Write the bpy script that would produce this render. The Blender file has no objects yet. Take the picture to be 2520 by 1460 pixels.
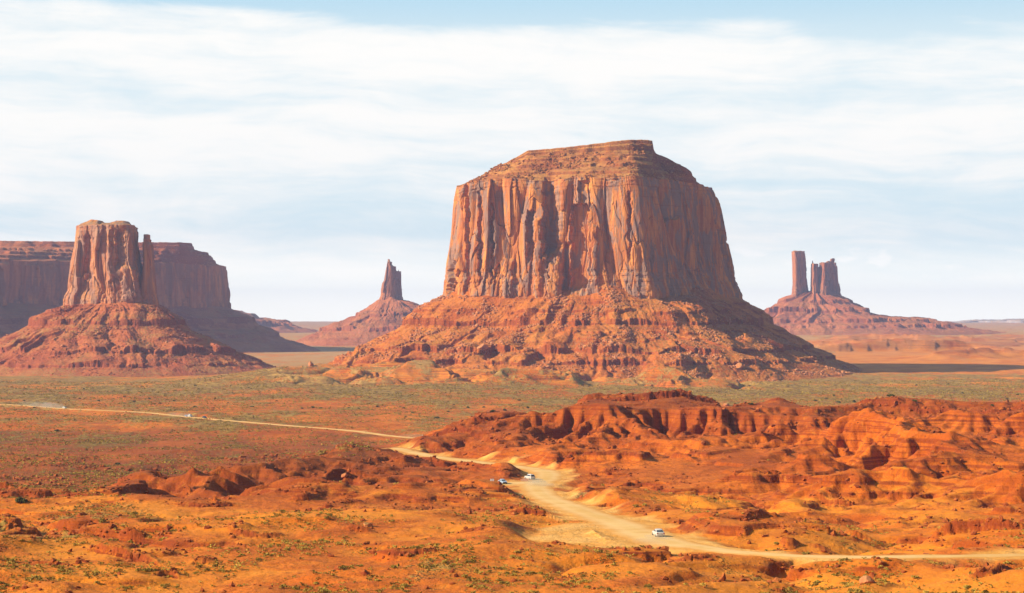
import bpy, bmesh, math, random, time
import numpy as np
from mathutils import Vector, Matrix
R = math.radians
T0 = time.time()
SC = bpy.context.scene
COL = SC.collection

# ------------------------------------------------------------------ camera, sky, sun
F, CX, HY = 4528.0, 1260.0, 787.5          # focal length, centre and eye level of the photograph (2520 px wide view)
cam_d = bpy.data.cameras.new('camera'); cam = bpy.data.objects.new('camera', cam_d); COL.objects.link(cam)
cam_d.sensor_width = 36; cam_d.lens = 36 * F / 2520; cam_d.shift_y = (HY - 730) / 2520
cam_d.clip_start = 1; cam_d.clip_end = 80000
cam.location = (0, 0, 0); cam.rotation_euler = (R(90), 0, 0)
SC.camera = cam
SUN_EL, SUN_AZ = 27.0, 15.0                 # sun stands to the left, a little behind the camera
to_sun = Vector((-math.cos(R(SUN_AZ)) * math.cos(R(SUN_EL)), -math.sin(R(SUN_AZ)) * math.cos(R(SUN_EL)), math.sin(R(SUN_EL))))
sun_d = bpy.data.lights.new('sun', 'SUN'); sun = bpy.data.objects.new('sun', sun_d); COL.objects.link(sun)
sun_d.energy = 5.0; sun_d.angle = R(0.5); sun_d.color = (1.0, 0.87, 0.68)
sun.rotation_euler = to_sun.to_track_quat('Z', 'Y').to_euler()
SC.view_settings.view_transform = 'Standard'; SC.view_settings.look = 'None'
SC.view_settings.exposure = 0.72; SC.view_settings.gamma = 1
SC.cycles.max_bounces = 5; SC.cycles.diffuse_bounces = 2; SC.cycles.volume_bounces = 0
SC.cycles.transparent_max_bounces = 8; SC.cycles.use_denoising = True; SC.cycles.use_adaptive_sampling = False

class NT:
    """small helper to write node trees as expressions"""
    def __init__(s, tree): s.t = tree; s.n = tree.nodes; s.l = tree.links
    def node(s, typ, ins=None, **props):
        nd = s.n.new(typ)
        for k, v in props.items(): setattr(nd, k, v)
        for k, v in (ins or {}).items():
            if isinstance(v, bpy.types.NodeSocket): s.l.new(v, nd.inputs[k])
            elif v is not None: nd.inputs[k].default_value = v
        return nd
    def math(s, op, a, b=None, c=None, clamp=False):
        nd = s.n.new('ShaderNodeMath'); nd.operation = op; nd.use_clamp = clamp
        for i, v in enumerate((a, b, c)):
            if v is None: continue
            if isinstance(v, bpy.types.NodeSocket): s.l.new(v, nd.inputs[i])
            else: nd.inputs[i].default_value = v
        return nd.outputs[0]
    def mix(s, f, a, b, mode='MIX'):
        nd = s.n.new('ShaderNodeMix'); nd.data_type = 'RGBA'; nd.blend_type = mode; nd.clamp_factor = True
        for i, v in ((0, f), (6, a), (7, b)):
            if isinstance(v, bpy.types.NodeSocket): s.l.new(v, nd.inputs[i])
            else: nd.inputs[i].default_value = v if i == 0 else (*v[:3], 1)
        return nd.outputs[2]
    def noise(s, vec, scale=1.0, detail=4, rough=0.55, lac=2.0, dist=0.0):
        nd = s.node('ShaderNodeTexNoise', {'Vector': vec, 'Scale': scale, 'Detail': detail, 'Roughness': rough, 'Lacunarity': lac, 'Distortion': dist})
        return nd.outputs['Fac']
    def scale(s, vec, xyz, off=(0, 0, 0)):
        return s.node('ShaderNodeMapping', {'Vector': vec, 'Scale': xyz, 'Location': off}).outputs[0]
    def ramp(s, f, lo, hi, a=0.0, b=1.0, smooth=True):
        nd = s.node('ShaderNodeMapRange', {'Value': f, 'From Min': lo, 'From Max': hi, 'To Min': a, 'To Max': b})
        if smooth: nd.interpolation_type = 'SMOOTHSTEP'
        return nd.outputs[0]
    def attr(s, name): return s.node('ShaderNodeAttribute', attribute_name=name).outputs['Fac']

def make_world():
    w = bpy.data.worlds.new('World'); SC.world = w; w.use_nodes = True
    w.node_tree.nodes.clear(); n = NT(w.node_tree)
    sky = n.node('ShaderNodeTexSky', sky_type='NISHITA', sun_disc=False, sun_elevation=R(SUN_EL),
                 sun_rotation=math.atan2(to_sun.x, to_sun.y), altitude=1600, air_density=1.0, dust_density=0.6, ozone_density=1.5)
    d = n.node('ShaderNodeTexCoord').outputs['Generated']
    xyz = n.node('ShaderNodeSeparateXYZ', {0: d})
    el = n.math('ARCSINE', xyz.outputs[2]); az = n.math('ARCTAN2', xyz.outputs[0], xyz.outputs[1])
    def v(kx, ky, ox=0.0, oy=0.0):
        return n.node('ShaderNodeCombineXYZ', {0: n.math('MULTIPLY_ADD', az, kx, ox), 1: n.math('MULTIPLY_ADD', el, ky, oy)}).outputs[0]
    warp = n.math('SUBTRACT', n.noise(v(6, 14, 2, 5), 1, 3), 0.5)
    ely = n.math('MULTIPLY_ADD', warp, 0.03, el)
    tilt = n.math('MULTIPLY_ADD', az, 0.035, ely)
    sv = n.node('ShaderNodeCombineXYZ', {0: n.math('MULTIPLY', az, 4.0), 1: n.math('MULTIPLY', tilt, 46.0), 2: 3.7}).outputs[0]
    streak = n.noise(sv, 1, 7, 0.62)
    sv2 = n.node('ShaderNodeCombineXYZ', {0: n.math('MULTIPLY', az, 14.0), 1: n.math('MULTIPLY', ely, 48.0), 2: 9.1}).outputs[0]
    wisp = n.noise(sv2, 1, 6, 0.62, 2.1, 0.4)
    # thick sheet in the middle of the view, thinner towards the horizon, breaking to blue above (more to the right)
    mid = n.ramp(el, 0.085, 0.122)
    low = n.ramp(el, 0.01, 0.05, -0.12, 0.0)
    edge = n.math('MULTIPLY_ADD', az, -0.045, 0.160)
    edge = n.math('MULTIPLY_ADD', warp, 0.04, edge)
    over = n.ramp(n.math('SUBTRACT', el, edge), -0.008, 0.014)
    c = n.math('ADD', n.math('MULTIPLY', streak, 1.25), n.math('MULTIPLY', wisp, 0.60))
    c = n.math('SUBTRACT', c, 0.19)
    c = n.math('ADD', c, n.math('MULTIPLY', mid, 0.05))
    c = n.math('SUBTRACT', c, n.math('MULTIPLY', over, 0.60))
    c = n.math('ADD', c, low)
    c = n.math('SUBTRACT', c, n.math('MULTIPLY', n.math('MULTIPLY', n.ramp(az, 0.06, 0.22), n.ramp(el, 0.10, 0.055)), 0.16))
    cover = n.ramp(c, 0.40, 0.92)
    # the sheet is thinned overhead, out of view, to cut the fill light
    high = n.ramp(el, 0.19, 0.36, 1.0, 0.05)
    ahead = n.ramp(n.math('COSINE', az), 0.50, 0.92)          # the sheet is kept ahead; unseen sky behind is cleared to deepen shade
    cover = n.math('MULTIPLY', n.math('MULTIPLY', cover, high), ahead)
    # small cumulus puffs low on the right
    pv = v(34, 75, 0.4, 0.0)
    puff = n.noise(pv, 1, 5, 0.55)
    band = n.math('MULTIPLY', n.ramp(el, 0.018, 0.026), n.ramp(el, 0.042, 0.036))
    band = n.math('MULTIPLY', band, n.ramp(az, 0.08, 0.14))
    puff = n.math('MULTIPLY', n.ramp(puff, 0.56, 0.66), band)
    skyc = n.node('ShaderNodeVectorMath', {0: sky.outputs[0], 1: (SKY_K * 0.92, SKY_K * 1.02, SKY_K * 1.06)}, operation='MULTIPLY').outputs[0]
    pale = n.mix(n.math('MULTIPLY', n.ramp(el, 0.13, 0.30, 0.97, 0.25), n.ramp(ahead, 0.0, 1.0, 0.25, 1.0)), skyc, PALE)
    pale = n.mix(n.math('MULTIPLY', n.ramp(el, 0.145, 0.18), ahead), pale, BLUE)
    col = n.mix(cover, pale, (0.64, 0.63, 0.61))
    col = n.mix(n.math('MULTIPLY', puff, 0.6), col, (0.70, 0.675, 0.66))
    col = n.mix(n.math('MULTIPLY', n.ramp(el, 0.050, 0.0), ahead), col, (0.98, 0.93, 0.79))     # bright air above the horizon
    bg = n.node('ShaderNodeBackground', {'Color': col, 'Strength': 1.0})
    out = n.node('ShaderNodeOutputWorld', {'Surface': bg.outputs[0]})
SKY_K = 0.055
PALE, BLUE = (0.45, 0.54, 0.58), (0.31, 0.46, 0.555)
make_world()

# ------------------------------------------------------------------ numpy helpers
rng = np.random.default_rng(7)
random.seed(11)
def sstep(a, b, x):
    t = np.clip((x - a) / (b - a), 0, 1); return t * t * (3 - 2 * t)
_perm = np.tile(np.random.default_rng(3).permutation(256), 3).astype(np.int32)
_ang = np.random.default_rng(4).uniform(0, 2 * np.pi, 256)
_gx, _gy = np.cos(_ang).astype(np.float32), np.sin(_ang).astype(np.float32)
def perlin(x, y, seed=0):
    x = np.asarray(x, np.float32) + np.float32(seed * 17.31); y = np.asarray(y, np.float32) + np.float32(seed * 9.77)
    xf, yf = np.floor(x), np.floor(y)
    xi, yi = xf.astype(np.int32) & 255, yf.astype(np.int32) & 255
    fx, fy = x - xf, y - yf
    u, v = fx * fx * fx * (fx * (fx * 6 - 15) + 10), fy * fy * fy * (fy * (fy * 6 - 15) + 10)
    def g(ox, oy):
        h = _perm[_perm[(xi + ox) & 255] + ((yi + oy) & 255)]
        return _gx[h] * (fx - ox) + _gy[h] * (fy - oy)
    a = g(0, 0); a = a + u * (g(1, 0) - a)
    b = g(0, 1); b = b + u * (g(1, 1) - b)
    return (a + v * (b - a)) * np.float32(1.4)
def fbm(x, y, oct=4, seed=0, gain=0.5):
    s, a = 0, 1.0
    for i in range(oct):
        s = s + a * perlin(x, y, seed + i * 3); x, y, a = x * 2.03, y * 2.03, a * gain
    return s
def billow(x, y, oct=3, seed=0, gain=0.5):
    s, a = 0, 1.0
    for i in range(oct):
        s = s + a * np.abs(perlin(x, y, seed + i * 5)); x, y, a = x * 2.07, y * 2.07, a * gain
    return s
def hash01(i, j, k=0):
    h = (i.astype(np.int64) * 374761393 + j.astype(np.int64) * 668265263 + k * 974634777) & 0xffffffff
    h = ((h ^ (h >> 13)) * 1274126177) & 0xffffffff
    return ((h ^ (h >> 16)) & 0xffff).astype(np.float32) / 65535.0
def cells(x, y, seed=0, jit=0.85, full=False):
    """random value of the nearest cell, distance to the nearest border"""
    xi, yi = np.floor(x), np.floor(y)
    d1 = np.full(x.shape, 9.0, np.float32); d2 = d1.copy(); val = np.zeros(x.shape, np.float32); off = np.zeros(x.shape, np.float32)
    for oy in (-1, 0, 1):
        for ox in (-1, 0, 1):
            cx, cy = xi + ox, yi + oy
            qx = cx + 0.5 + jit * (hash01(cx, cy, seed) - 0.5); qy = cy + 0.5 + jit * (hash01(cx, cy, seed + 1) - 0.5)
            d = np.sqrt((x - qx) ** 2 + (y - qy) ** 2).astype(np.float32)
            near = d < d1
            d2 = np.where(near, d1, np.minimum(d2, d))
            val = np.where(near, hash01(cx, cy, seed + 2), val); off = np.where(near, x - qx, off); d1 = np.minimum(d1, d)
    return (val, d2 - d1, off) if full else (val, d2 - d1)
def at(px, py, d): return (px - CX) / F * d, d, (HY - py) / F * d
def zof(py, d): return (HY - py) / F * d
def xof(px, d): return (px - CX) / F * d

def mesh_of(name, verts, faces4=None, faces3=None, attrs=None, smooth=True):
    me = bpy.data.meshes.new(name)
    verts = np.ascontiguousarray(verts, np.float32).reshape(-1, 3)
    me.vertices.add(len(verts)); me.vertices.foreach_set('co', verts.ravel())
    parts, starts, pos = [], [], 0
    for fc, k in ((faces4, 4), (faces3, 3)):
        if fc is None or len(fc) == 0: continue
        fc = np.ascontiguousarray(fc, np.int32).reshape(-1, k)
        parts.append(fc.ravel()); starts.append(pos + np.arange(len(fc), dtype=np.int32) * k); pos += fc.size
    loops = np.concatenate(parts); st = np.concatenate(starts)
    me.loops.add(len(loops)); me.loops.foreach_set('vertex_index', loops)
    me.polygons.add(len(st)); me.polygons.foreach_set('loop_start', st)
    for k, v in (attrs or {}).items():
        a = me.attributes.new(k, 'FLOAT', 'POINT'); a.data.foreach_set('value', np.ascontiguousarray(v, np.float32).ravel())
    me.update(calc_edges=True)
    if smooth: me.shade_smooth()
    else: me.shade_flat()
    return me
def grid_faces(n, m, wrap=False):
    i = np.arange(n - (0 if wrap else 1)); j = np.arange(m - 1)
    I, J = np.meshgrid(i, j, indexing='ij'); I2 = (I + 1) % n
    return np.stack([I * m + J, I2 * m + J, I2 * m + J + 1, I * m + J + 1], -1).reshape(-1, 4)
def link(name, me, mat=None, parent=None, **props):
    o = bpy.data.objects.new(name, me); COL.objects.link(o)
    if mat and not me.materials: me.materials.append(mat)
    if parent: o.parent = parent
    for k, v in props.items(): o[k] = v
    return o
def empty(name, loc, rz=0, **props):
    o = bpy.data.objects.new(name, None); COL.objects.link(o); o.location = loc; o.rotation_euler = (0, 0, rz)
    o.empty_display_size = 2
    for k, v in props.items(): o[k] = v
    return o
def copy_tree(o, parent=None):
    c = o.copy(); COL.objects.link(c)
    if parent is not None: c.parent = parent
    for ch in list(o.children): copy_tree(ch, c)
    return c

# ------------------------------------------------------------------ materials
def new_mat(name):
    m = bpy.data.materials.new(name); m.use_nodes = True; m.node_tree.nodes.clear(); return m, NT(m.node_tree)
def finish(n, col, rough=0.95, bump=None, bdist=0.3, bstr=0.6, spec=0.15, metal=0.0):
    ins = {'Base Color': col, 'Roughness': rough, 'Specular IOR Level': spec, 'Metallic': metal}
    if bump is not None:
        ins['Normal'] = n.node('ShaderNodeBump', {'Height': bump, 'Distance': bdist, 'Strength': bstr}).outputs[0]
    p = n.node('ShaderNodeBsdfPrincipled', ins)
    n.node('ShaderNodeOutputMaterial', {'Surface': p.outputs[0]})

def cliff_material(name, base, light, varnish, var_amt=0.5, k=1.0):
    m, n = new_mat(name); g = n.node('ShaderNodeNewGeometry'); p = g.outputs['Position']
    big = n.noise(n.scale(p, (k / 45, k / 45, k / 90)), 1, 4, 0.6)
    st = n.noise(n.scale(p, (k / 7, k / 7, k / 90), (3, 1, 2)), 1, 5, 0.6)
    fine = n.noise(n.scale(p, (k / 2.2, k / 2.2, k / 12)), 1, 5, 0.65)
    lay = n.noise(n.scale(p, (k / 120, k / 120, k / 3.0)), 1, 4, 0.6)
    col = n.mix(n.ramp(st, 0.36, 0.66), base, light)
    col = n.mix(n.ramp(big, 0.52, 0.68, 0, 0.7), col, (light[0] * 1.08, light[1] * 1.12, light[2] * 0.9))
    vz = n.noise(n.scale(p, (k / 16, k / 16, k / 55), (7, 3, 9)), 1, 6, 0.62, 2.0, 0.6)
    vs = n.noise(n.scale(p, (k / 3.5, k / 3.5, k / 70), (1, 8, 4)), 1, 4, 0.6)
    vm = n.math('MULTIPLY_ADD', n.math('SUBTRACT', vs, 0.5), 0.42, vz)
    col = n.mix(n.ramp(vm, 0.46, 0.56, 0, var_amt), col, varnish)
    col = n.mix(n.ramp(lay, 0.55, 0.72, 0, 0.35), col, (base[0] * 0.62, base[1] * 0.55, base[2] * 0.6))
    col = n.mix(n.ramp(fine, 0.62, 0.78, 0, 0.45), col, (base[0] * 0.45, base[1] * 0.38, base[2] * 0.4))
    # ledge tops collect dusty sand and scrub
    up = n.node('ShaderNodeSeparateXYZ', {0: g.outputs['True Normal']}).outputs[2]
    scrub = n.noise(n.scale(p, (k / 5, k / 5, k / 5)), 1, 3, 0.6)
    col = n.mix(n.math('MULTIPLY', n.ramp(up, 0.55, 0.8), n.ramp(scrub, 0.42, 0.6, 0.15, 0.8)), col, (0.38, 0.20, 0.06))
    b = n.math('ADD', fine, n.math('MULTIPLY', st, 0.8))
    finish(n, col, 0.95, b, 1.2 / k, 0.75)
    return m
def talus_material(name, base, light, dark, green, gr_amt=0.6, k=1.0):
    m, n = new_mat(name); g = n.node('ShaderNodeNewGeometry'); p = g.outputs['Position']
    big = n.noise(n.scale(p, (k / 60, k / 60, k / 40)), 1, 5, 0.6)
    fine = n.noise(n.scale(p, (k / 4, k / 4, k / 4)), 1, 6, 0.7)
    lay = n.noise(n.scale(p, (k / 200, k / 200, k / 3.5)), 1, 4, 0.6)
    col = n.mix(n.ramp(big, 0.38, 0.62), base, light)
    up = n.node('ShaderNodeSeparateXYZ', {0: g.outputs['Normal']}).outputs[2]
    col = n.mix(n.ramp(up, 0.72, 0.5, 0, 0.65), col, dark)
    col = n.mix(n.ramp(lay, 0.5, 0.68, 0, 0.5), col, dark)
    vor = n.node('ShaderNodeTexVoronoi', {'Vector': n.scale(p, (k / 3.4, k / 3.4, k / 3.4)), 'Scale': 1.0, 'Randomness': 1.0})
    rock = n.math('MULTIPLY', n.ramp(vor.outputs['Distance'], 0.36, 0.2), n.ramp(fine, 0.44, 0.58))
    col = n.mix(n.math('MULTIPLY', rock, 0.75), col, (light[0] * 1.25, light[1] * 1.5, light[2] * 1.7))
    sc = n.noise(n.scale(p, (k / 2.2, k / 2.2, k / 2.2), (4, 4, 4)), 1, 3, 0.6)
    gz = n.noise(n.scale(p, (k / 70, k / 70, k / 70), (14, 4, 4)), 1, 4, 0.6)
    gm = n.math('MULTIPLY', n.ramp(sc, 0.46, 0.58), n.ramp(gz, 0.42, 0.60))
    gm = n.math('MULTIPLY', n.math('MULTIPLY', gm, n.ramp(up, 0.6, 0.8)), gr_amt)
    col = n.mix(gm, col, green)
    h = n.math('ADD', n.math('MULTIPLY', rock, 0.5), fine)
    finish(n, col, 0.95, h, 1.6 / k, 0.9)
    return m
def plain(name, col, rough=0.6, spec=0.3, metal=0.0, var=0.12, k=3.0):
    m, n = new_mat(name); p = n.node('ShaderNodeTexCoord').outputs['Object']
    f = n.noise(p, k, 4, 0.6)
    c = n.mix(n.ramp(f, 0.35, 0.65), tuple(v * (1 - var) for v in col), tuple(min(1, v * (1 + var)) for v in col))
    finish(n, c, rough, None, spec=spec, metal=metal)
    return m
M_CLIFF = cliff_material('red sandstone cliff', (0.42, 0.125, 0.034), (0.64, 0.25, 0.062), (0.27, 0.165, 0.125), 0.88)
M_MITT = cliff_material('pale sandstone cliff', (0.40, 0.14, 0.062), (0.58, 0.25, 0.095), (0.29, 0.175, 0.135), 0.65)
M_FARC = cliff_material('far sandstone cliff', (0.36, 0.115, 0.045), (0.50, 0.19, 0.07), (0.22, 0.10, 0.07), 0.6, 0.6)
M_TAL = talus_material('red talus', (0.42, 0.100, 0.014), (0.55, 0.170, 0.024), (0.23, 0.042, 0.010), (0.34, 0.20, 0.04))
M_CAP = talus_material('red cap rock', (0.40, 0.125, 0.030), (0.54, 0.23, 0.055), (0.20, 0.05, 0.02), (0.42, 0.26, 0.06), 0.6)
M_TALM = talus_material('red talus with scrub', (0.38, 0.092, 0.028), (0.46, 0.135, 0.038), (0.22, 0.048, 0.018), (0.34, 0.215, 0.055), 0.8)
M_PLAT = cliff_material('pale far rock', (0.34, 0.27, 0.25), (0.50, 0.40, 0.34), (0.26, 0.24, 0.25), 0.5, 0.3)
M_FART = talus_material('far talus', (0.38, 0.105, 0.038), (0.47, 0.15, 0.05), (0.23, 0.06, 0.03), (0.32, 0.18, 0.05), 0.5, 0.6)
M_BOULDER = cliff_material('boulder sandstone', (0.42, 0.14, 0.05), (0.58, 0.23, 0.085), (0.36, 0.17, 0.10), 0.3, 3.0)

def ground_material():
    m, n = new_mat('desert ground'); g = n.node('ShaderNodeNewGeometry'); p = g.outputs['Position']
    red, veg, sand, rock = n.attr('red'), n.attr('veg'), n.attr('sand'), n.attr('rock')
    up = n.node('ShaderNodeSeparateXYZ', {0: g.outputs['Normal']}).outputs[2]
    big = n.noise(n.scale(p, (1 / 40, 1 / 40, 1 / 12)), 1, 5, 0.6)
    med = n.noise(n.scale(p, (1 / 9, 1 / 9, 1 / 4)), 1, 5, 0.62)
    fine = n.noise(n.scale(p, (1 / 1.3, 1 / 1.3, 1 / 1.3)), 1, 5, 0.68)
    lay = n.noise(n.scale(p, (1 / 150, 1 / 150, 1 / 1.1)), 1, 4, 0.6)
    c_sand = n.mix(n.ramp(big, 0.36, 0.64), (0.54, 0.135, 0.007), (0.70, 0.222, 0.013))
    c_red = n.mix(n.ramp(big, 0.36, 0.64), (0.42, 0.084, 0.005), (0.60, 0.142, 0.009))
    c_red = n.mix(n.attr('shale'), c_red, n.mix(n.ramp(med, 0.36, 0.64), (0.27, 0.050, 0.005), (0.40, 0.090, 0.008)))
    rf = n.math('ADD', red, n.math('MULTIPLY', n.math('SUBTRACT', med, 0.5), 0.9))
    rf = n.math('ADD', rf, n.ramp(up, 0.97, 0.80, 0, 0.45))
    col = n.mix(n.ramp(rf, 0.25, 0.75), c_sand, c_red)
    col = n.mix(n.math('MULTIPLY', n.ramp(lay, 0.48, 0.60, 0, 0.8), n.ramp(up, 0.985, 0.90)), col, (0.21, 0.034, 0.006))
    col = n.mix(n.math('MULTIPLY', rock, 0.8), col, (0.22, 0.036, 0.008))
    rgh = n.ramp(rf, 0.2, 0.7, 0.25, 1.0)
    mot = n.noise(n.scale(p, (1 / 3.2, 1 / 3.2, 1 / 3.2), (5, 2, 8)), 1, 6, 0.72)
    col = n.mix(n.math('MULTIPLY', n.ramp(mot, 0.50, 0.64, 0, 0.65), rgh), col, (0.30, 0.060, 0.007))
    col = n.mix(n.ramp(mot, 0.44, 0.32, 0, 0.35), col, (0.70, 0.27, 0.03))
    col = n.mix(n.ramp(fine, 0.58, 0.72, 0, 0.5), col, (0.24, 0.045, 0.007))
    col = n.mix(n.ramp(sand, 0.05, 0.95), col, n.mix(n.ramp(med, 0.35, 0.65), (0.66, 0.285, 0.045), (0.76, 0.39, 0.10)))
    # low scrub: a speckle of yellow-green clumps that thickens where the veg field is high
    sc = n.noise(n.scale(p, (1 / 1.5, 1 / 1.5, 1 / 1.5), (3, 3, 3)), 1, 3, 0.6)
    sc2 = n.noise(n.scale(p, (1 / 6, 1 / 11, 1 / 6), (9, 1, 3)), 1, 4, 0.65)
    sc3 = n.noise(n.scale(p, (1 / 60, 1 / 150, 1 / 60), (2, 7, 3)), 1, 5, 0.65)
    s = n.math('ADD', n.math('MULTIPLY', sc, 0.5), n.math('MULTIPLY', sc2, 0.6))
    s = n.math('ADD', s, n.math('ADD', n.math('MULTIPLY', sc3, 1.15), -0.20))
    s = n.math('MULTIPLY_ADD', n.math('SUBTRACT', veg, 0.5), 0.62, s)
    gm = n.math('MULTIPLY', n.ramp(s, 0.95, 1.12), n.ramp(veg, 0.02, 0.2))
    gcol = n.mix(n.ramp(sc2, 0.40, 0.62), (0.120, 0.086, 0.016), (0.36, 0.235, 0.048))
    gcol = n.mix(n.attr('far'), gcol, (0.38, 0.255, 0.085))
    col = n.mix(n.math('MULTIPLY', gm, 0.85), col, gcol)
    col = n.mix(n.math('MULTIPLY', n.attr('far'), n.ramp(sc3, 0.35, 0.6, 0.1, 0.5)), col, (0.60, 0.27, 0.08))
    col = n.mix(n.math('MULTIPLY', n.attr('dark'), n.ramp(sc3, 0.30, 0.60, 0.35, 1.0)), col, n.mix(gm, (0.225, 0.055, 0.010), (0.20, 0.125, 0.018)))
    h = n.math('ADD', n.math('MULTIPLY', fine, 0.35), n.math('MULTIPLY', gm, 0.7))
    h = n.math('ADD', h, n.math('MULTIPLY', med, 0.6))
    h = n.math('ADD', h, n.math('MULTIPLY', n.math('MULTIPLY', mot, rgh), 1.3))
    finish(n, col, 0.95, h, 0.9, 0.85)
    return m
M_GROUND = ground_material()
def road_material():
    m, n = new_mat('dirt road'); p = n.node('ShaderNodeNewGeometry').outputs['Position']
    big = n.noise(n.scale(p, (1 / 14, 1 / 14, 1)), 1, 5, 0.6)
    fine = n.noise(n.scale(p, (1.2, 1.2, 1.2)), 1, 5, 0.65)
    col = n.mix(n.ramp(big, 0.35, 0.65), (0.66, 0.37, 0.10), (0.74, 0.46, 0.17))
    trk = n.attr('track')
    col = n.mix(n.math('MULTIPLY', trk, 0.5), col, (0.80, 0.54, 0.25))
    col = n.mix(n.attr('edge'), col, n.mix(n.ramp(big, 0.35, 0.65), (0.60, 0.235, 0.030), (0.68, 0.30, 0.055)))
    col = n.mix(n.ramp(fine, 0.58, 0.75, 0, 0.25), col, (0.55, 0.22, 0.05))
    finish(n, col, 0.95, n.math('ADD', fine, n.math('MULTIPLY', trk, -0.4)), 0.15, 0.5)
    return m
M_ROAD = road_material()
def bush_material(name, a, b):
    m, n = new_mat(name); p = n.node('ShaderNodeNewGeometry').outputs['Position']
    f = n.noise(n.scale(p, (1.7, 1.7, 1.7)), 1, 3, 0.6)
    f2 = n.noise(n.scale(p, (0.22, 0.22, 0.22)), 1, 2, 0.6)
    f = n.math('ADD', n.math('MULTIPLY', f, 0.5), n.math('MULTIPLY', f2, 0.5))
    finish(n, n.mix(n.ramp(f, 0.38, 0.62), a, b), 0.9)
    return m
M_BUSH = bush_material('sagebrush', (0.21, 0.140, 0.022), (0.50, 0.335, 0.055))
M_JUNI = bush_material('juniper', (0.055, 0.055, 0.016), (0.13, 0.12, 0.032))

# ------------------------------------------------------------------ terrain: large shapes from measured points
CP = []
def cp(px, py, d): CP.append((px, d, zof(py, d)))
def cz(px, d, z): CP.append((px, d, z))
for px in (-700, -200, 200, 600, 1000, 1400, 1800, 2200, 2700, 3200):
    cz(px, 150, -37); cz(px, 215, -40); 
for px, z in ((-500, -42), (0, -42.3), (350, -42.0), (700, -41.0), (1000, -40.6), (1300, -41.5), (1600, -42.0), (1900, -41.6), (2200, -41.6), (2450, -40.0), (2900, -40)):
    cz(px, 292, z)
for px in (-500, 0, 200): cp(px, 1315 + (5 if px else 0), 362)
cp(430, 1305, 372); cp(700, 1300, 372); cp(1000, 1300, 372); cp(1250, 1310, 366)
cp(330, 1352, 338); cp(330, 1372, 326)
# left flats and the dark red ridge on the left
cp(-300, 1255, 470); cp(0, 1262, 455); cp(200, 1262, 450); cp(420, 1290, 440); cp(650, 1262, 452); cp(900, 1240, 470); cp(1100, 1248, 470)
cp(-300, 1222, 560); cp(20, 1232, 555); cp(150, 1228, 560); cp(270, 1214, 575)
cp(360, 1182, 575); cp(440, 1163, 575); cp(520, 1172, 580); cp(600, 1145, 650); cp(700, 1152, 650); cp(800, 1126, 720); cp(900, 1118, 760); cp(985, 1106, 815)
cp(500, 1222, 510); cp(650, 1200, 550); cp(800, 1190, 590); cp(930, 1165, 650); cp(1080, 1158, 690); cp(1180, 1162, 680)
for px, d in ((100, 660), (300, 670), (450, 680), (600, 745), (760, 810), (900, 860)): cz(px, d, -66)
for px in (-600, -200, 100, 400, 700, 900): cz(px, 860, -70.5); cz(px, 1050, -74.5)
# the road and the pull-out
ROAD1 = [(975, 1103, 840), (1000, 1110, 808), (1060, 1123, 770), (1160, 1136, 735), (1270, 1149, 700), (1340, 1161, 665), (1345, 1178, 630), (1318, 1195, 598), (1340, 1222, 540),
         (1420, 1254, 474), (1505, 1284, 427), (1575, 1312, 388), (1640, 1334, 363), (1750, 1352, 346), (1900, 1366, 334), (2100, 1372, 329), (2300, 1370, 331), (2520, 1367, 333), (2850, 1362, 338), (3300, 1356, 342)]
for q in ROAD1: cp(*q)
cp(1240, 1192, 606); cp(1195, 1194, 603); cp(1150, 1196, 605)
ROAD2 = [(1335, 1190, 608), (1290, 1189, 610), (1245, 1191, 607), (1200, 1193, 604), (1165, 1195, 602)]
LOOP = [(1545, 1300, 405), (1480, 1288, 420), (1410, 1298, 406), (1375, 1318, 384), (1400, 1338, 363), (1480, 1346, 355), (1560, 1340, 359), (1640, 1337, 362)]
for q in LOOP: cp(*q)
cp(1470, 1312, 388); cp(1515, 1306, 394)
# the badlands to the right of the road
cp(1720, 1302, 398); cp(1950, 1305, 392); cp(2200, 1325, 370); cp(2520, 1335, 362); cp(2850, 1330, 365)
cp(2330, 1302, 392); cp(2450, 1308, 390); cp(2330, 1332, 366)
cp(1600, 1232, 528); cp(1800, 1238, 505); cp(2050, 1250, 480); cp(2200, 1213, 515); cp(2400, 1262, 465); cp(2480, 1205, 505); cp(2800, 1205, 505); cp(2300, 1255, 474)
cp(1500, 1172, 640); cp(1700, 1182, 598); cp(1850, 1190, 590); cp(2000, 1188, 592); cp(2180, 1180, 598); cp(2350, 1160, 615); cp(2520, 1140, 625)
cp(1920, 1108, 675); cp(2050, 1096, 680); cp(2180, 1102, 672); cp(2330, 1090, 680); cp(2480, 1085, 680); cp(2700, 1080, 680); cp(2560, 1075, 690)
cp(1300, 1085, 800); cp(1500, 1102, 750); cp(1700, 1102, 720); cp(1850, 1075, 750); cp(2050, 1070, 760); cp(2250, 1070, 760); cp(2450, 1060, 770)
cp(1060, 1088, 885); cp(1110, 1066, 895); cp(1180, 1038, 915); cp(1250, 1022, 925); cp(1300, 1014, 930); cp(1400, 998, 935)
cp(1120, 1112, 815); cp(1200, 1100, 810)
cp(1430, 992, 940); cp(1560, 986, 945); cp(1680, 968, 950); cp(1770, 1000, 950); cp(1500, 1022, 890); cp(1650, 1022, 885); cp(1780, 1010, 900); cp(1820, 1000, 930)
cp(1870, 990, 935); cp(1930, 984, 935); cp(2000, 1014, 940); cp(2030, 1024, 945); cp(2080, 1008, 930); cp(2100, 998, 930); cp(2160, 989, 920); cp(2300, 994, 905); cp(2420, 1000, 890); cp(2530, 1006, 880); cp(2750, 985, 870)
cp(1920, 1045, 860); cp(2160, 1048, 850); cp(2300, 1045, 840); cp(2420, 1040, 825)
for px in range(1120, 3000, 180): cz(px, 1075, -66); cz(px, 1250, -75.5)
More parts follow.
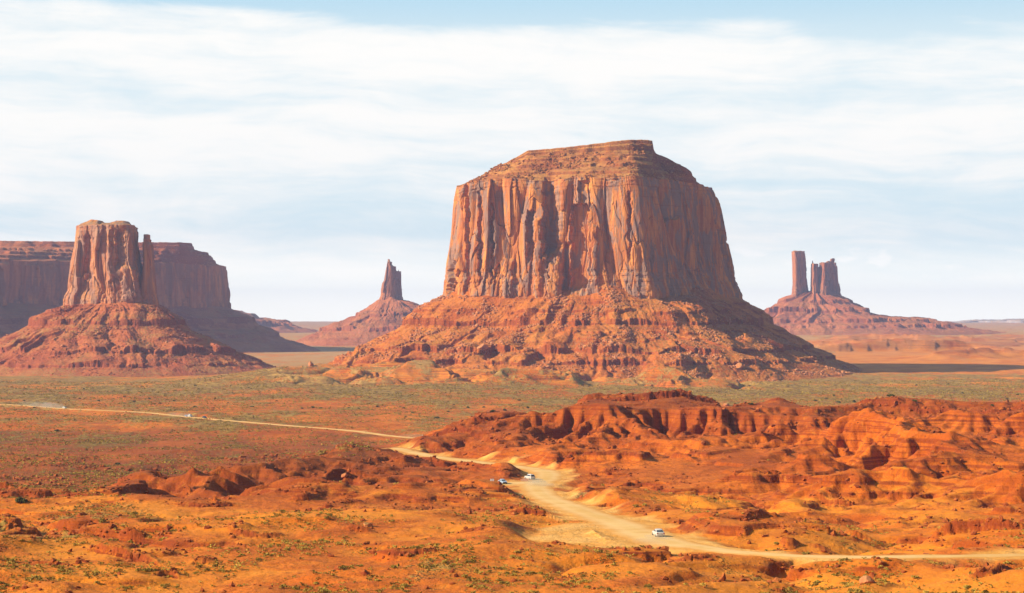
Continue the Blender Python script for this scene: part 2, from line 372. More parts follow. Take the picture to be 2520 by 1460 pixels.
# valley floor and the far track
ROAD3 = [(1080, 1086, 1150), (1040, 1080, 1190), (960, 1073, 1215), (860, 1060, 1270), (700, 1047, 1330), (560, 1035, 1400), (460, 1026, 1460), (360, 1016, 1520), (250, 1010, 1560), (160, 1006, 1600), (20, 996, 1690), (-150, 988, 1780)]
for q in ROAD3: cp(*q)
for px in range(-700, 3300, 300):
    cz(px, 1550, -77.5) if px > 900 else None
    cz(px, 1950, -79 + (1.5 if 600 < px < 1500 else 0))
    cz(px, 6500, -46 if px > 1200 else -58)
for px in (-700, -300, 0, 200, 400): cz(px, 2500, -83); cz(px, 3000, -86); cz(px, 3600, -86)
for px, py, d in ((560, 925, 2480), (700, 905, 2470), (770, 903, 2470), (830, 906, 2480), (900, 922, 2360), (900, 940, 2220), (1000, 905, 2450), (1100, 915, 2400), (1250, 912, 2420), (1400, 925, 2400), (1600, 930, 2430), (1800, 938, 2440), (2000, 940, 2450), (2200, 938, 2450), (2290, 929, 2540), (2450, 932, 2520), (2800, 935, 2500)): cp(px, py, d)
for px in (550, 700, 800, 900): cz(px, 2800, -84); cz(px, 3400, -85); cz(px, 4300, -83); cz(px, 5200, -80)
for px in (-300, 100): cz(px, 4400, -84); cz(px, 5200, -80)
for px in (1200, 1500, 1800): cz(px, 2900, -72); cz(px, 3600, -72); cz(px, 4600, -64)
for px in (2100, 2300, 2520, 2900): cz(px, 2900, -77); cz(px, 3400, -72); cz(px, 4100, -65); cz(px, 5000, -57)
CP = np.array(CP, float)
def _rc(px, d): return np.stack([np.asarray(px) / 300.0, np.log(np.asarray(d)) * 5.0], -1)
_pc = _rc(CP[:, 0], CP[:, 1])
_c2 = 0.20 ** 2
_K = np.sqrt(((_pc[:, None] - _pc[None]) ** 2).sum(-1) + _c2)
_A = np.zeros((len(CP) + 3, len(CP) + 3)); _A[:-3, :-3] = _K + np.eye(len(CP)) * -0.02
_A[:-3, -3] = 1; _A[:-3, -2:] = _pc; _A[-3, :-3] = 1; _A[-2:, :-3] = _pc.T
# heights are stored relative to distance so near and far relief weigh alike
_w = np.linalg.solve(_A, np.concatenate([CP[:, 2] / CP[:, 1] * 1000, [0, 0, 0]]))
def macro_eval(px, d):
    q = _rc(px, d).reshape(-1, 2); out = np.empty(len(q))
    for s in range(0, len(q), 20000):
        b = q[s:s + 20000]
        out[s:s + 20000] = np.sqrt(((b[:, None] - _pc[None]) ** 2).sum(-1) + _c2) @ _w[:-3] + _w[-3] + b @ _w[-2:]
    return out.reshape(np.shape(px)) / 1000 * d
MPX = np.linspace(-900, 3420, 330); MLD = np.linspace(math.log(150), math.log(6500), 260)
_g = np.meshgrid(MPX, np.exp(MLD), indexing='ij')
MACRO = macro_eval(_g[0], _g[1])
def bil(Fd, fi, fj):
    n, m = Fd.shape
    fi = np.clip(fi, 0, n - 1.001); fj = np.clip(fj, 0, m - 1.001)
    i, j = fi.astype(np.int32), fj.astype(np.int32); a, b = fi - i, fj - j
    return (Fd[i, j] * (1 - a) + Fd[i + 1, j] * a) * (1 - b) + (Fd[i, j + 1] * (1 - a) + Fd[i + 1, j + 1] * a) * b
def macro(x, y):
    yy = np.clip(y, 150, 6500)
    px = CX + F * x / np.maximum(y, 150)
    z = bil(MACRO, (px - MPX[0]) / (MPX[1] - MPX[0]), (np.log(yy) - MLD[0]) / (MLD[1] - MLD[0]))
    z = np.where(y > 6500, z + (-14 - z) * sstep(6500, 16000, y), z)
    near = np.interp(y, [-400, -20, 5, 40, 90, 150], [-3, -2.2, -2.4, -14, -30, -37])   # the knoll the camera stands on
    return np.where(y < 150, near, z)

# ------------------------------------------------------------------ erosion of the foreground
EX0, EX1, EY0, EY1, EC = -430.0, 520.0, 262.0, 1110.0, 1.25
import heapq
def fill_pits(z):
    """raise closed hollows to their outlet so that water always finds a way out"""
    nx, ny = z.shape; zl = z.ravel().tolist(); N = nx * ny; done = bytearray(N); hp = []
    for i in list(range(ny)) + list(range(N - ny, N)) + list(range(0, N, ny)) + list(range(ny - 1, N, ny)):
        if not done[i]: done[i] = 1; hp.append((zl[i], i))
    rn = (0.001 + 0.05 * rng.random(65536) ** 3).tolist()
    heapq.heapify(hp); push, pop = heapq.heappush, heapq.heappop
    nb = (-ny - 1, -ny, -ny + 1, -1, 1, ny - 1, ny, ny + 1)
    while hp:
        h, i = pop(hp)
        for o in nb:
            j = i + o
            if 0 <= j < N and not done[j]:
                done[j] = 1
                if zl[j] <= h: zl[j] = h + rn[j & 65535]
                push(hp, (zl[j], j))
    return np.array(zl).reshape(nx, ny)
def erode():
    nx, ny = int((EX1 - EX0) / EC) + 1, int((EY1 - EY0) / EC) + 1
    X, Y = np.meshgrid(EX0 + EC * np.arange(nx), EY0 + EC * np.arange(ny), indexing='ij')
    px = CX + F * X / Y
    amp = bad_amp(px, Y)
    wx = X + 14 * fbm(X / 70, Y / 70, 2, 31); wy = Y + 14 * fbm(X / 70, Y / 70, 2, 37)
    z0 = macro(X, Y)
    z = z0 + amp * (7.0 * fbm(wx / 75, wy / 90, 2, 5, 0.5) + 2.0 * fbm(X / 24, Y / 26, 2, 8) + 0.5 * fbm(X / 8, Y / 8, 3, 14) * np.minimum(amp, 1) + 0.5 * rng.standard_normal(X.shape))
    N = nx * ny
    idx = np.arange(N).reshape(nx, ny)
    offs = [(-1, -1), (-1, 0), (-1, 1), (0, -1), (0, 1), (1, -1), (1, 0), (1, 1)]
    kk = (0.16 * amp).ravel()
    for it in range(30):
        if it % 6 == 0: z = fill_pits(z)
        best = np.zeros((nx, ny)); rec = idx.copy(); dist = np.full((nx, ny), EC)
        P = np.pad(z, 1, mode='edge')
        for (a, b) in offs:
            dd = EC * math.hypot(a, b)
            s = (z - P[1 + a:1 + a + nx, 1 + b:1 + b + ny]) / dd
            up = s > best
            ii = np.clip(idx // ny + a, 0, nx - 1) * ny + np.clip(idx % ny + b, 0, ny - 1)
            rec = np.where(up, ii, rec); dist = np.where(up, dd, dist); best = np.where(up, s, best)
        order = np.argsort(z.ravel())
        ol = order.tolist(); rl = rec.ravel().tolist()
        A = [EC * EC] * N
        for i in reversed(ol):
            r = rl[i]
            if r != i: A[r] += A[i]
        f = (kk * np.sqrt(np.array(A)) / dist.ravel() * 0.7).tolist()
        zl = z.ravel().tolist()
        for i in ol:
            r = rl[i]
            if r != i:
                q = f[i]; v = (zl[i] + q * zl[r]) / (1 + q)
                zl[i] = v
        z = np.array(zl).reshape(nx, ny)
        for _ in range(2):
            P = np.pad(z, 1, mode='edge')
            z = z + 0.024 * (P[:-2, 1:-1] + P[2:, 1:-1] + P[1:-1, :-2] + P[1:-1, 2:] - 4 * z)
    for _ in range(2):
        P = np.pad(z, 1, mode='edge')
        z = z + 0.09 * (P[:-2, 1:-1] + P[2:, 1:-1] + P[1:-1, :-2] + P[1:-1, 2:] - 4 * z)
    # keep the mean level of the measured large shapes
    D = z - z0
    def blur(a, r):
        for ax in (0, 1):
            c = np.cumsum(np.pad(a, [(r + 1, r) if k == ax else (0, 0) for k in (0, 1)], mode='edge'), axis=ax)
            n = a.shape[ax]
            a = (np.take(c, range(2 * r + 1, 2 * r + 1 + n), ax) - np.take(c, range(0, n), ax)) / (2 * r + 1)
        return a
    D = D - 0.9 * blur(blur(D, 24), 24)
    D = D * (1.0 + 0.50 * np.clip(amp, 0, 1.4) * np.maximum(sstep(1200, 1400, px), 0.35 * sstep(260, 400, px) * sstep(430, 500, Y) * sstep(760, 700, Y)) + 0.75 * sstep(1750, 1950, px) * sstep(820, 740, Y) * sstep(470, 560, Y))
    cp_ = 3.4 + 2.6 * sstep(1700, 1900, px) * sstep(840, 760, Y)
    D = np.where(D > cp_, cp_ + (D - cp_) * 0.45, D)
    return D
def bad_amp(px, d):
    """how strongly the ground is cut into badland hills"""
    a = 0.58 * np.ones(np.shape(px))
    a = a + 1.4 * sstep(1180, 1420, px) * sstep(560, 640, d) * sstep(1040, 960, d)
    a = a + 0.45 * sstep(1700, 1900, px) * sstep(400, 470, d) * sstep(1040, 960, d)
    a = a + 0.75 * sstep(240, 420, px) * sstep(1250, 1050, px) * sstep(430, 520, d) * sstep(860, 800, d)
    a = a * (1 - 0.85 * sstep(1380, 1440, px) * sstep(850, 905, d))
    a = np.where(d > 1000, a * (0.35 + 0.65 * sstep(1110, 1010, d)), a)
    return np.clip(a, 0.12, 1.8)
ER = erode()
print('erosion', round(time.time() - T0, 1))

# ------------------------------------------------------------------ road curves
def spline(pts, n):
    p = np.array(pts, float); p = np.vstack([2 * p[0] - p[1], p, 2 * p[-1] - p[-2]])
    out = []
    for i in range(1, len(p) - 2):
        t = np.linspace(0, 1, n, endpoint=False)[:, None]
        a, b, c, d = p[i - 1], p[i], p[i + 1], p[i + 2]
        out.append(0.5 * (2 * b + (c - a) * t + (2 * a - 5 * b + 4 * c - d) * t * t + (3 * b - a - 3 * c + d) * t ** 3))
    out.append(p[-2][None]); return np.vstack(out)
def resample(c, step):
    s = np.concatenate([[0], np.cumsum(np.hypot(*np.diff(c[:, :2], axis=0).T))])
    q = np.linspace(0, s[-1], max(4, int(s[-1] / step)))
    return np.stack([np.interp(q, s, c[:, k]) for k in range(c.shape[1])], -1), q / s[-1]
def road_curve(pts, widths, step=1.5):
    P3 = np.array([at(*q) for q in pts]); W = np.array(widths, float)[:, None]
    c = spline(np.hstack([P3, W]), 14)
    return resample(c, step)[0]
RC1 = road_curve(ROAD1, [8, 8, 9, 9, 10, 12, 12, 12, 11, 12, 13, 14, 13, 8, 6, 5.5, 5.5, 5.5, 5.5, 5.5])
RC2 = road_curve(ROAD2, [11, 12, 13, 11, 8])
RCL = road_curve(LOOP, [6, 6, 7, 9, 10, 10, 9, 8])
RC3 = road_curve(ROAD3, [9, 9, 9, 9, 9, 9, 9, 9, 9, 9, 9, 9], 3.0)
def road_field(x, y, curves, reach):
    """distance outside the road edge and the road's height at the nearest point, for points near a road"""
    best = np.full(x.shape, 1e3, np.float32); zz = np.zeros(x.shape, np.float32)
    for c in curves:
        st = c[::3]
        box = (x > st[:, 0].min() - reach - 20) & (x < st[:, 0].max() + reach + 20) & (y > st[:, 1].min() - reach - 20) & (y < st[:, 1].max() + reach + 20)
        ii = np.nonzero(box.ravel())[0]
        xs, ys = x.ravel()[ii], y.ravel()[ii]
        bd = np.full(len(ii), 1e3, np.float32); bz = np.zeros(len(ii), np.float32)
        # coarse bins along depth keep this quick
        o = np.argsort(ys); xs, ys, ii = xs[o], ys[o], ii[o]
        for q in st:
            lo, hi = np.searchsorted(ys, q[1] - reach - q[3] / 2), np.searchsorted(ys, q[1] + reach + q[3] / 2)
            if hi <= lo: continue
            d = np.hypot(xs[lo:hi] - q[0], ys[lo:hi] - q[1]) - q[3] / 2
            u = d < bd[lo:hi]
            bd[lo:hi] = np.where(u, d, bd[lo:hi]); bz[lo:hi] = np.where(u, q[2], bz[lo:hi])
        bf, zf = best.ravel(), zz.ravel()
        u = bd < bf[ii]; bf[ii[u]] = bd[u]; zf[ii[u]] = bz[u]
        best, zz = bf.reshape(x.shape), zf.reshape(x.shape)
    return best, zz

# ------------------------------------------------------------------ terrain sheet
def terrace(z, ze, hl, W, dl=0.35, mask=1.0):
    """a rock ledge: a step of height hl at level ze, fading out W above it"""
    up = np.clip((z - ze) / dl, 0, 1) * np.clip(1 - (z - ze) / W, 0, 1)
    return z + hl * mask * up
ys = np.concatenate([np.arange(-260, 150, 22.0), np.arange(150, 262, 4.0), np.arange(262, 1080, 0.95), np.arange(1080, 1800, 2.6), np.arange(1800, 2750, 4.0),
                     np.geomspace(2750, 6500, 170)[0:-1], np.geomspace(6500, 16500, 40)])
def wid(y): return np.sqrt(np.maximum(y, 0) ** 2 + 200.0 ** 2)
ud = np.arange(-0.325, 0.3251, 0.00047)
eo = np.geomspace(6, 2800, 26)
NU = len(ud) + 2 * len(eo)
Yg = np.repeat(ys[None, :], NU, 0)
Wg = wid(Yg)
Xg = np.empty_like(Yg)
Xg[len(eo):-len(eo)] = ud[:, None] * Wg[len(eo):-len(eo)]
Xg[:len(eo)] = -0.325 * Wg[:len(eo)] - eo[::-1][:, None]
Xg[-len(eo):] = ud[-1] * Wg[-len(eo):] + eo[:, None]
def build_heights(X, Y):
    X = X.astype(np.float32); Y = Y.astype(np.float32)
    px = CX + F * X / np.maximum(Y, 150)
    z = macro(X, Y).astype(np.float32)
    e = bil(ER, (X - EX0) / EC, (Y - EY0) / EC)
    em = sstep(EX0 - 5, EX0 + 60, X) * sstep(EX1 + 5, EX1 - 60, X) * sstep(EY0 - 2, EY0 + 25, Y) * sstep(EY1 + 2, EY1 - 60, Y)
    z = z + e * em
    amp = bad_amp(px, Y)
    # small relief
    fg = sstep(1500, 1000, Y)
    z = z + fg * (0.30 * fbm(X / 9, Y / 9, 3, 51) + 0.10 * fbm(X / 2.2, Y / 2.2, 2, 57)) * (0.4 + 0.6 * np.minimum(amp, 1))
    vmask = sstep(950, 1300, Y)
    z = z + vmask * sstep(3500, 2400, Y) * (2.2 * fbm(X / 160, Y / 220, 3, 61) + 0.9 * fbm(X / 30, Y / 40, 3, 67))
    left = vmask * sstep(1500, 1250, Y) * sstep(1100, 900, px)
    z = z + left * 1.2 * fbm(X / 40, Y / 30, 3, 63)
    # low scrubby foothills in front of the large butte
    hill = sstep(560, 800, px) * sstep(2050, 1700, px) * sstep(2080, 2230, Y) * sstep(3000, 2500, Y)
    z = z + hill * (28 * (billow(X / 140 + 0.4 * perlin(X / 60, Y / 80, 3), Y / 200, 4, 71, 0.5) - 0.45))
    # rough red ground right of the large butte
    rr = sstep(1900, 2150, px) * sstep(3150, 3650, Y) * sstep(6300, 5000, Y)
    z = z + rr * 34 * np.maximum(0, 0.62 - 2.0 * np.abs(fbm(X / 420, Y / 520, 4, 81) - 0.1)) * sstep(-0.3, 0.2, perlin(X / 500, Y / 600, 87))
    zr = z.copy()
    # rock ledges
    rk = np.zeros_like(z)
    # 1: hard beds through the badlands, broken by noise
    for k, (ze, hl, th) in enumerate(((-44.2, 1.5, 0.16), (-47.3, 1.3, 0.18), (-50.6, 1.6, 0.10), (-53.8, 1.5, 0.05), (-57.4, 1.5, -0.05), (-61.5, 1.6, -0.1))):
        lv = ze + 1.1 * fbm(X / 120, Y / 120, 2, 90 + k) + 0.35 * perlin(X / 7, Y / 7, 95 + k)
        mk = sstep(th, th + 0.12, fbm(X / 60, Y / 45, 3, 100 + 4 * k)) * sstep(1120, 1020, Y) * sstep(262, 300, Y)
        mk = mk * sstep(0.25, 0.6, amp + 0.25 * sstep(430, 520, Y))
        z2 = terrace(z, lv, hl, hl * 3.2, 0.25, mk)
        rk = np.maximum(rk, sstep(0.15, 0.5, (z2 - z)) * np.clip(1 - (z - lv) / 0.9, 0, 1) * mk)
        z = z2
    bh = 2.1
    fr = (z + 0.5 * fbm(X / 40, Y / 40, 2, 921)) / bh; fl_ = np.floor(fr); fr = fr - fl_
    step = (sstep(0.30, 0.62, fr) - fr) * bh
    bm_ = sstep(-0.12, 0.25, fbm(X / 55, Y / 40, 3, 925)) * sstep(1110, 1040, Y) * sstep(265, 300, Y) * sstep(0.3, 0.7, amp + 0.2)
    z = z + 0.36 * step * bm_ * (1 - 0.5 * sstep(1850, 2000, px) * sstep(840, 780, Y))
    rk = np.maximum(rk, 0.55 * bm_ * sstep(0.2, 0.4, fr) * sstep(0.75, 0.6, fr) * sstep(0.0, 0.15, fbm(X / 6, Y / 6, 2, 929) + 0.1))
    # 2: cap of the dark ridge below the large butte
    def scarp(pts, hl, back, seed, endf=6.0):
        """a broken rock ledge: the ground behind the line stands hl higher than in front of it"""
        nonlocal z, rk
        c = np.array([at(*q) for q in pts]); c = spline(c, 12)
        o = np.argsort(c[:, 0]); cx_, cy_ = c[o, 0], c[o, 1]
        sel = (X > cx_[0] - 8) & (X < cx_[-1] + 8) & (Y > cy_.min() - 12) & (Y < cy_.max() + back + 14)
        xs, y_ = X[sel], Y[sel]
        v1, _ = cells(xs / 2.6, y_ / 2.6, seed); v2, _ = cells(xs / 1.1, y_ / 1.1, seed + 3)
        line = np.interp(xs, cx_, cy_) + 1.8 * perlin(xs / 11, xs * 0 + seed, seed) + 1.1 * (v1 - 0.5) + 0.6 * (v2 - 0.5)
        sd = y_ - line
        e0, e1 = sstep(cx_[0] - 2, cx_[0] + endf, xs), sstep(cx_[-1] + 2, cx_[-1] - endf, xs)
        h_ = hl * (0.75 + 0.4 * perlin(xs / 18, y_ / 18, seed + 5) + 0.3 * (v1 - 0.5)) * e0 * e1
        up = (0.55 * sstep(-0.15, 0.25, sd) + 0.45 * sstep(0.5, 0.9, sd + 0.6 * (v2 - 0.5)))
        zz = z[sel] + np.maximum(h_, 0) * up * sstep(back, back * 0.15, sd) - 0.12 * hl * e0 * e1 * sstep(-5, -0.2, sd) * sstep(0.2, -0.2, sd)
        rk[sel] = np.maximum(rk[sel], sstep(-0.9, -0.2, sd) * sstep(2.2, 0.9, sd) * e0 * e1 * sstep(0.1, 0.4, h_ / hl))
        z[sel] = zz
    scarp([(1424, 976, 934), (1500, 973, 932), (1580, 972, 934), (1650, 972, 938), (1720, 982, 942), (1770, 998, 946)], 3.4, 42, 131)
    scarp([(1660, 960, 950), (1680, 946, 950), (1702, 960, 950)], 2.6, 10, 141, 4)
    scarp([(2090, 994, 915), (2160, 984, 905), (2250, 984, 893), (2330, 988, 886), (2420, 994, 872), (2540, 999, 862), (2740, 990, 850)], 2.6, 36, 151)
    scarp([(1885, 990, 930), (1930, 985, 928), (1985, 992, 930)], 1.5, 16, 161)
    scarp([(582, 1149, 655), (640, 1148, 656), (684, 1153, 655)], 2.4, 12, 171)
    scarp([(760, 1165, 628), (830, 1160, 634), (900, 1168, 630)], 1.9, 12, 175)
    scarp([(700, 1220, 520), (790, 1226, 514), (860, 1222, 516)], 2.0, 10, 177)
    scarp([(2290, 1316, 380), (2350, 1312, 382), (2410, 1316, 381), (2470, 1322, 376), (2560, 1326, 372)], 2.3, 9, 181)
    scarp([(1776, 1196, 576), (1860, 1190, 580), (1940, 1198, 578)], 2.2, 10, 191)
    scarp([(1500, 1196, 590), (1580, 1192, 596), (1650, 1200, 586)], 2.0, 10, 193)
    scarp([(1560, 1142, 685), (1640, 1138, 690), (1720, 1150, 668)], 2.0, 12, 195)
    scarp([(1990, 1222, 520), (2060, 1230, 510), (2140, 1236, 502)], 1.6, 8, 197)
    scarp([(200, 1342, 342), (270, 1356, 334), (340, 1372, 325), (400, 1392, 314)], 1.7, 7, 201)
    scarp([(284, 1310, 369), (330, 1316, 365), (378, 1321, 362)], 1.3, 6, 211, 3)
    scarp([(-60, 1228, 540), (10, 1224, 541), (50, 1230, 538)], 2.6, 10, 221)
    scarp([(372, 1424, 302), (415, 1416, 304), (436, 1422, 301)], 1.3, 5, 231, 2)
    scarp([(474, 1391, 318), (520, 1388, 319)], 1.1, 5, 233, 2)
    scarp([(855, 1306, 370), (905, 1312, 367)], 1.3, 5, 235, 2)
    scarp([(690, 1268, 432), (780, 1274, 428), (840, 1268, 432)], 1.6, 7, 237)
    scarp([(1335, 1356, 346), (1400, 1360, 343)], 1.1, 5, 239, 3)
    scarp([(1880, 1452, 289), (1960, 1447, 290), (2005, 1452, 288)], 1.0, 5, 241, 3)
    scarp([(2385, 1446, 291), (2440, 1438, 293), (2530, 1412, 303)], 1.4, 6, 243, 3)
    scarp([(1230, 1266, 440), (1310, 1270, 438), (1400, 1278, 432)], 1.5, 7, 247)
    scarp([(1010, 1096, 862), (1060, 1092, 866), (1110, 1090, 866), (1190, 1096, 856)], 2.4, 14, 251)
    scarp([(1180, 1118, 775), (1260, 1114, 780), (1340, 1122, 768)], 1.8, 12, 253)
    scarp([(985, 1140, 718), (1060, 1146, 708), (1140, 1156, 694), (1240, 1166, 668)], 1.5, 9, 255)
    scarp([(1130, 1172, 655), (1190, 1178, 645)], 1.4, 7, 257)
    scarp([(2080, 1296, 402), (2150, 1302, 396)], 1.3, 6, 259, 3)
    scarp([(1985, 1335, 362), (2070, 1342, 356)], 0.9, 5, 263, 3)
    scarp([(60, 1395, 318), (130, 1402, 315), (190, 1412, 311)], 1.0, 6, 269, 3)
    scarp([(560, 1325, 362), (640, 1332, 358), (700, 1328, 360)], 1.0, 6, 271, 3)
    scarp([(930, 1392, 320), (1010, 1398, 318), (1090, 1390, 321)], 0.9, 7, 273, 4)
    scarp([(420, 1250, 470), (500, 1256, 466), (590, 1248, 470)], 1.5, 8, 275)
    scarp([(130, 1240, 500), (220, 1246, 496), (300, 1238, 500)], 1.4, 8, 277)
    scarp([(1620, 1395, 318), (1700, 1400, 316), (1780, 1394, 318)], 0.7, 6, 279, 4)
    scarp([(1120, 1330, 356), (1210, 1326, 358)], 0.9, 6, 267, 3)
    # 3: ledges of the valley right of the butte and beyond
    for k, (ze, hl) in enumerate(((-63, 4), (-55, 4))):
        lv = ze + 3 * fbm(X / 400, Y / 500, 2, 260 + k)
        z2 = terrace(z, lv, hl, hl * 4, 0.8, rr * sstep(-0.1, 0.15, fbm(X / 200, Y / 260, 3, 270 + k)))
        rk = np.maximum(rk, 0.8 * sstep(0.4, 2.0, z2 - z)); z = z2
    # roads are graded into the ground
    sand = np.zeros_like(z)
    for curves, reach, soft in (((RC1, RC2, RCL), 26, 9), ((RC3,), 40, 10)):
        d, zz = road_field(X, Y, curves, reach)
        b = sstep(soft, 0.5, d)
        z = z * (1 - b) + zz * b
        nz = 3.0 * perlin(X / 6, Y / 6, 301) + 4.5 * perlin(X / 17, Y / 17, 305)
        sand = np.maximum(sand, sstep(8 if reach == 26 else 3, -3.0, d + 1.5 * nz) * (1.0 if reach == 26 else 0.7))
        rk = rk * (1 - sstep(3, 0, d))
    fx, fy, _ = at(1475, 1322, 386)
    ell = np.hypot((X - fx) / 11, (Y - fy) / 34) + 0.25 * perlin(X / 8, Y / 12, 309)
    sand = np.maximum(sand, 0.95 * sstep(1.2, 0.6, ell))
    return z, rk, sand, px, amp
Zg, RK, SAND, PXg, AMP = build_heights(Xg, Yg)
print('terrain', round(time.time() - T0, 1))
Yc = np.maximum(Yg, 150)
PYg = HY - F * Zg / Yc
# where the red shale shows, and where scrub grows
red = 0.30 + 0.35 * np.minimum(AMP, 1.3) - 0.1
red = red + 0.55 * sstep(470, 640, Yg) * sstep(1120, 1000, Yg) - 0.15 * sstep(420, 330, Yg) - 0.25 * sstep(1500, 1750, PXg) * sstep(1950, 1600, PXg) * sstep(620, 480, Yg)
red = red - 0.30 * sstep(1650, 1900, PXg) * sstep(840, 760, Yg) * sstep(430, 500, Yg)
red = red + 0.22 * sstep(1400, 1150, PXg) * sstep(420, 330, Yg) + 0.35 * fbm(Xg / 28, Yg / 28, 3, 815) * sstep(700, 500, Yg)
red = np.where(Yg > 1000, red + (0.55 + 0.35 * sstep(1300, 950, Yg) - red) * sstep(1000, 1120, Yg), red)
red = red - 0.45 * sstep(2050, 2350, Yg)
red = red + 0.75 * sstep(1900, 2150, PXg) * sstep(3150, 3650, Yg) * sstep(6300, 5000, Yg) * sstep(0.15, 0.5, 0.62 - 2.0 * np.abs(fbm(Xg / 420, Yg / 520, 4, 81) - 0.1))
veg = 0.04 + 0.25 * sstep(1.0, 0.55, AMP) * sstep(700, 420, Yg)
veg = veg + 0.30 * sstep(450, 200, PXg) * sstep(300, 420, Yg) * sstep(620, 520, Yg)
veg = np.where(Yg > 900, veg + (0.60 + 0.20 * sstep(1500, 2100, Yg) - veg) * sstep(1020, 1200, Yg), veg)
left = sstep(1000, 850, PXg) * sstep(640, 720, Yg)
veg = np.where(left > 0, veg + (0.55 - veg) * left * sstep(1300, 1150, Yg), veg)
red = np.where(left > 0, red + (0.95 - red) * left * sstep(1350, 1150, Yg), red)
veg = veg - 0.28 * sstep(700, 850, PXg) * sstep(1900, 1600, PXg) * sstep(2120, 2200, Yg) * sstep(2700, 2600, Yg) * sstep(-0.3, 0.3, fbm(Xg / 70, Yg / 120, 3, 811))
veg = veg * (1 - SAND) * (1 - 0.8 * RK)
veg = veg * (1 - 0.75 * sstep(1900, 2150, PXg) * sstep(2600, 3000, Yg) * sstep(5200, 4800, Yg))
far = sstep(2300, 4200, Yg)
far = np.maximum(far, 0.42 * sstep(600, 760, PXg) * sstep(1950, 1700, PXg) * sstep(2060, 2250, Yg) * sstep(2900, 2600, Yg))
shale = sstep(740, 880, Yg) * sstep(1120, 1040, Yg) * sstep(1000, 1180, PXg) + sstep(455, 520, Yg + 25 * perlin(Xg / 30, Yg / 40, 803)) * sstep(900, 860, Yg) * sstep(1180, 1000, PXg) * sstep(200, 330, PXg)
shale = np.clip(shale + 0.25 * fbm(Xg / 50, Yg / 50, 3, 801), 0, 1) * sstep(430, 500, Yg)
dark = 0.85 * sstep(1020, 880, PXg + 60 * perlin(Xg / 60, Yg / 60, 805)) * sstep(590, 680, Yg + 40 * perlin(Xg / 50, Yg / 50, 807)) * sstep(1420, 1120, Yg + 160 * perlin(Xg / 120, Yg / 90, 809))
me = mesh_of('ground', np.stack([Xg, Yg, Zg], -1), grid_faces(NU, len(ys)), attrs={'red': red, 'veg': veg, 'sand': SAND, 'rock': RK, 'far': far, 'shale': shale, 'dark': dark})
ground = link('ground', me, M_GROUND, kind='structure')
def height(x, y):
    """ground height at a point"""
    x, y = np.asarray(x, float), np.asarray(y, float)
    u = np.clip(x / wid(y), -0.325, 0.325)
    return bil(Zg, len(eo) + (u + 0.325) / 0.00047, np.interp(y, ys, np.arange(len(ys))))
def field(A, x, y):
    u = np.clip(x / wid(y), -0.325, 0.325)
    return bil(A, len(eo) + (u + 0.325) / 0.00047, np.interp(y, ys, np.arange(len(ys))))

def road_mesh(name, c, label_kind):
    tg = np.gradient(c[:, :2], axis=0); tg /= np.linalg.norm(tg, axis=1)[:, None]
    nrm = np.stack([-tg[:, 1], tg[:, 0]], -1)
    k = np.linspace(-1, 1, 13)
    wob = 0.26 * np.stack([perlin(np.arange(len(c)) / 6.0, np.full(len(c), 3.3), 401), perlin(np.arange(len(c)) / 6.0, np.full(len(c), 8.3), 405)], -1)
    hw = c[:, 3:4] / 2 * np.where(k[None] < 0, 1 + wob[:, :1], 1 + wob[:, 1:])
    P = c[:, None, :2] + nrm[:, None, :] * (hw * k[None])[..., None]
    z = height(P[..., 0], P[..., 1])
    z = z + 0.10 - 0.16 * (np.abs(k) ** 4)[None]
    tr = np.exp(-((np.abs(k) - 0.42) / 0.14) ** 2)[None] * np.ones((len(c), 1))
    ed = np.clip((np.abs(k) ** 2)[None] * 1.1 + 0.25 * perlin(P[..., 0] / 5, P[..., 1] / 5, 409), 0, 1)
    me = mesh_of(name, np.concatenate([P, z[..., None]], -1), grid_faces(len(c), len(k)), attrs={'track': tr, 'edge': ed})
    return link(name, me, M_ROAD, kind='structure')
road_mesh('road', RC1, ''); road_mesh('road_pullout', RC2, ''); road_mesh('far_road', RC3, '')

# ------------------------------------------------------------------ buttes
def closed_spline(pts, n):
    p = np.array(pts, float); m = len(p); out = []
    for i in range(m):
        a, b, c, d = p[i - 1], p[i], p[(i + 1) % m], p[(i + 2) % m]
        t = np.linspace(0, 1, 24, endpoint=False)[:, None]
        out.append(0.5 * (2 * b + (c - a) * t + (2 * a - 5 * b + 4 * c - d) * t * t + (3 * b - a - 3 * c + d) * t ** 3))
    c = np.vstack(out); c = np.vstack([c, c[:1]])
    s = np.concatenate([[0], np.cumsum(np.hypot(*np.diff(c, axis=0).T))])
    # more points on the side that faces the camera
    mid = c[:-1].mean(0); wgt = np.where(c[:-1, 1] < mid[1] + 0.15 * np.ptp(c[:, 1]), 1.0, 0.35) * np.diff(s)
    q = np.concatenate([[0], np.cumsum(wgt)]); t = np.linspace(0, q[-1], n, endpoint=False)
    sa = np.interp(t, q, s)
    return np.stack([np.interp(sa, s, c[:, 0]), np.interp(sa, s, c[:, 1])], -1), sa, s[-1]
def outline_px(pts): return [(xof(px, d), d) for px, d in pts]

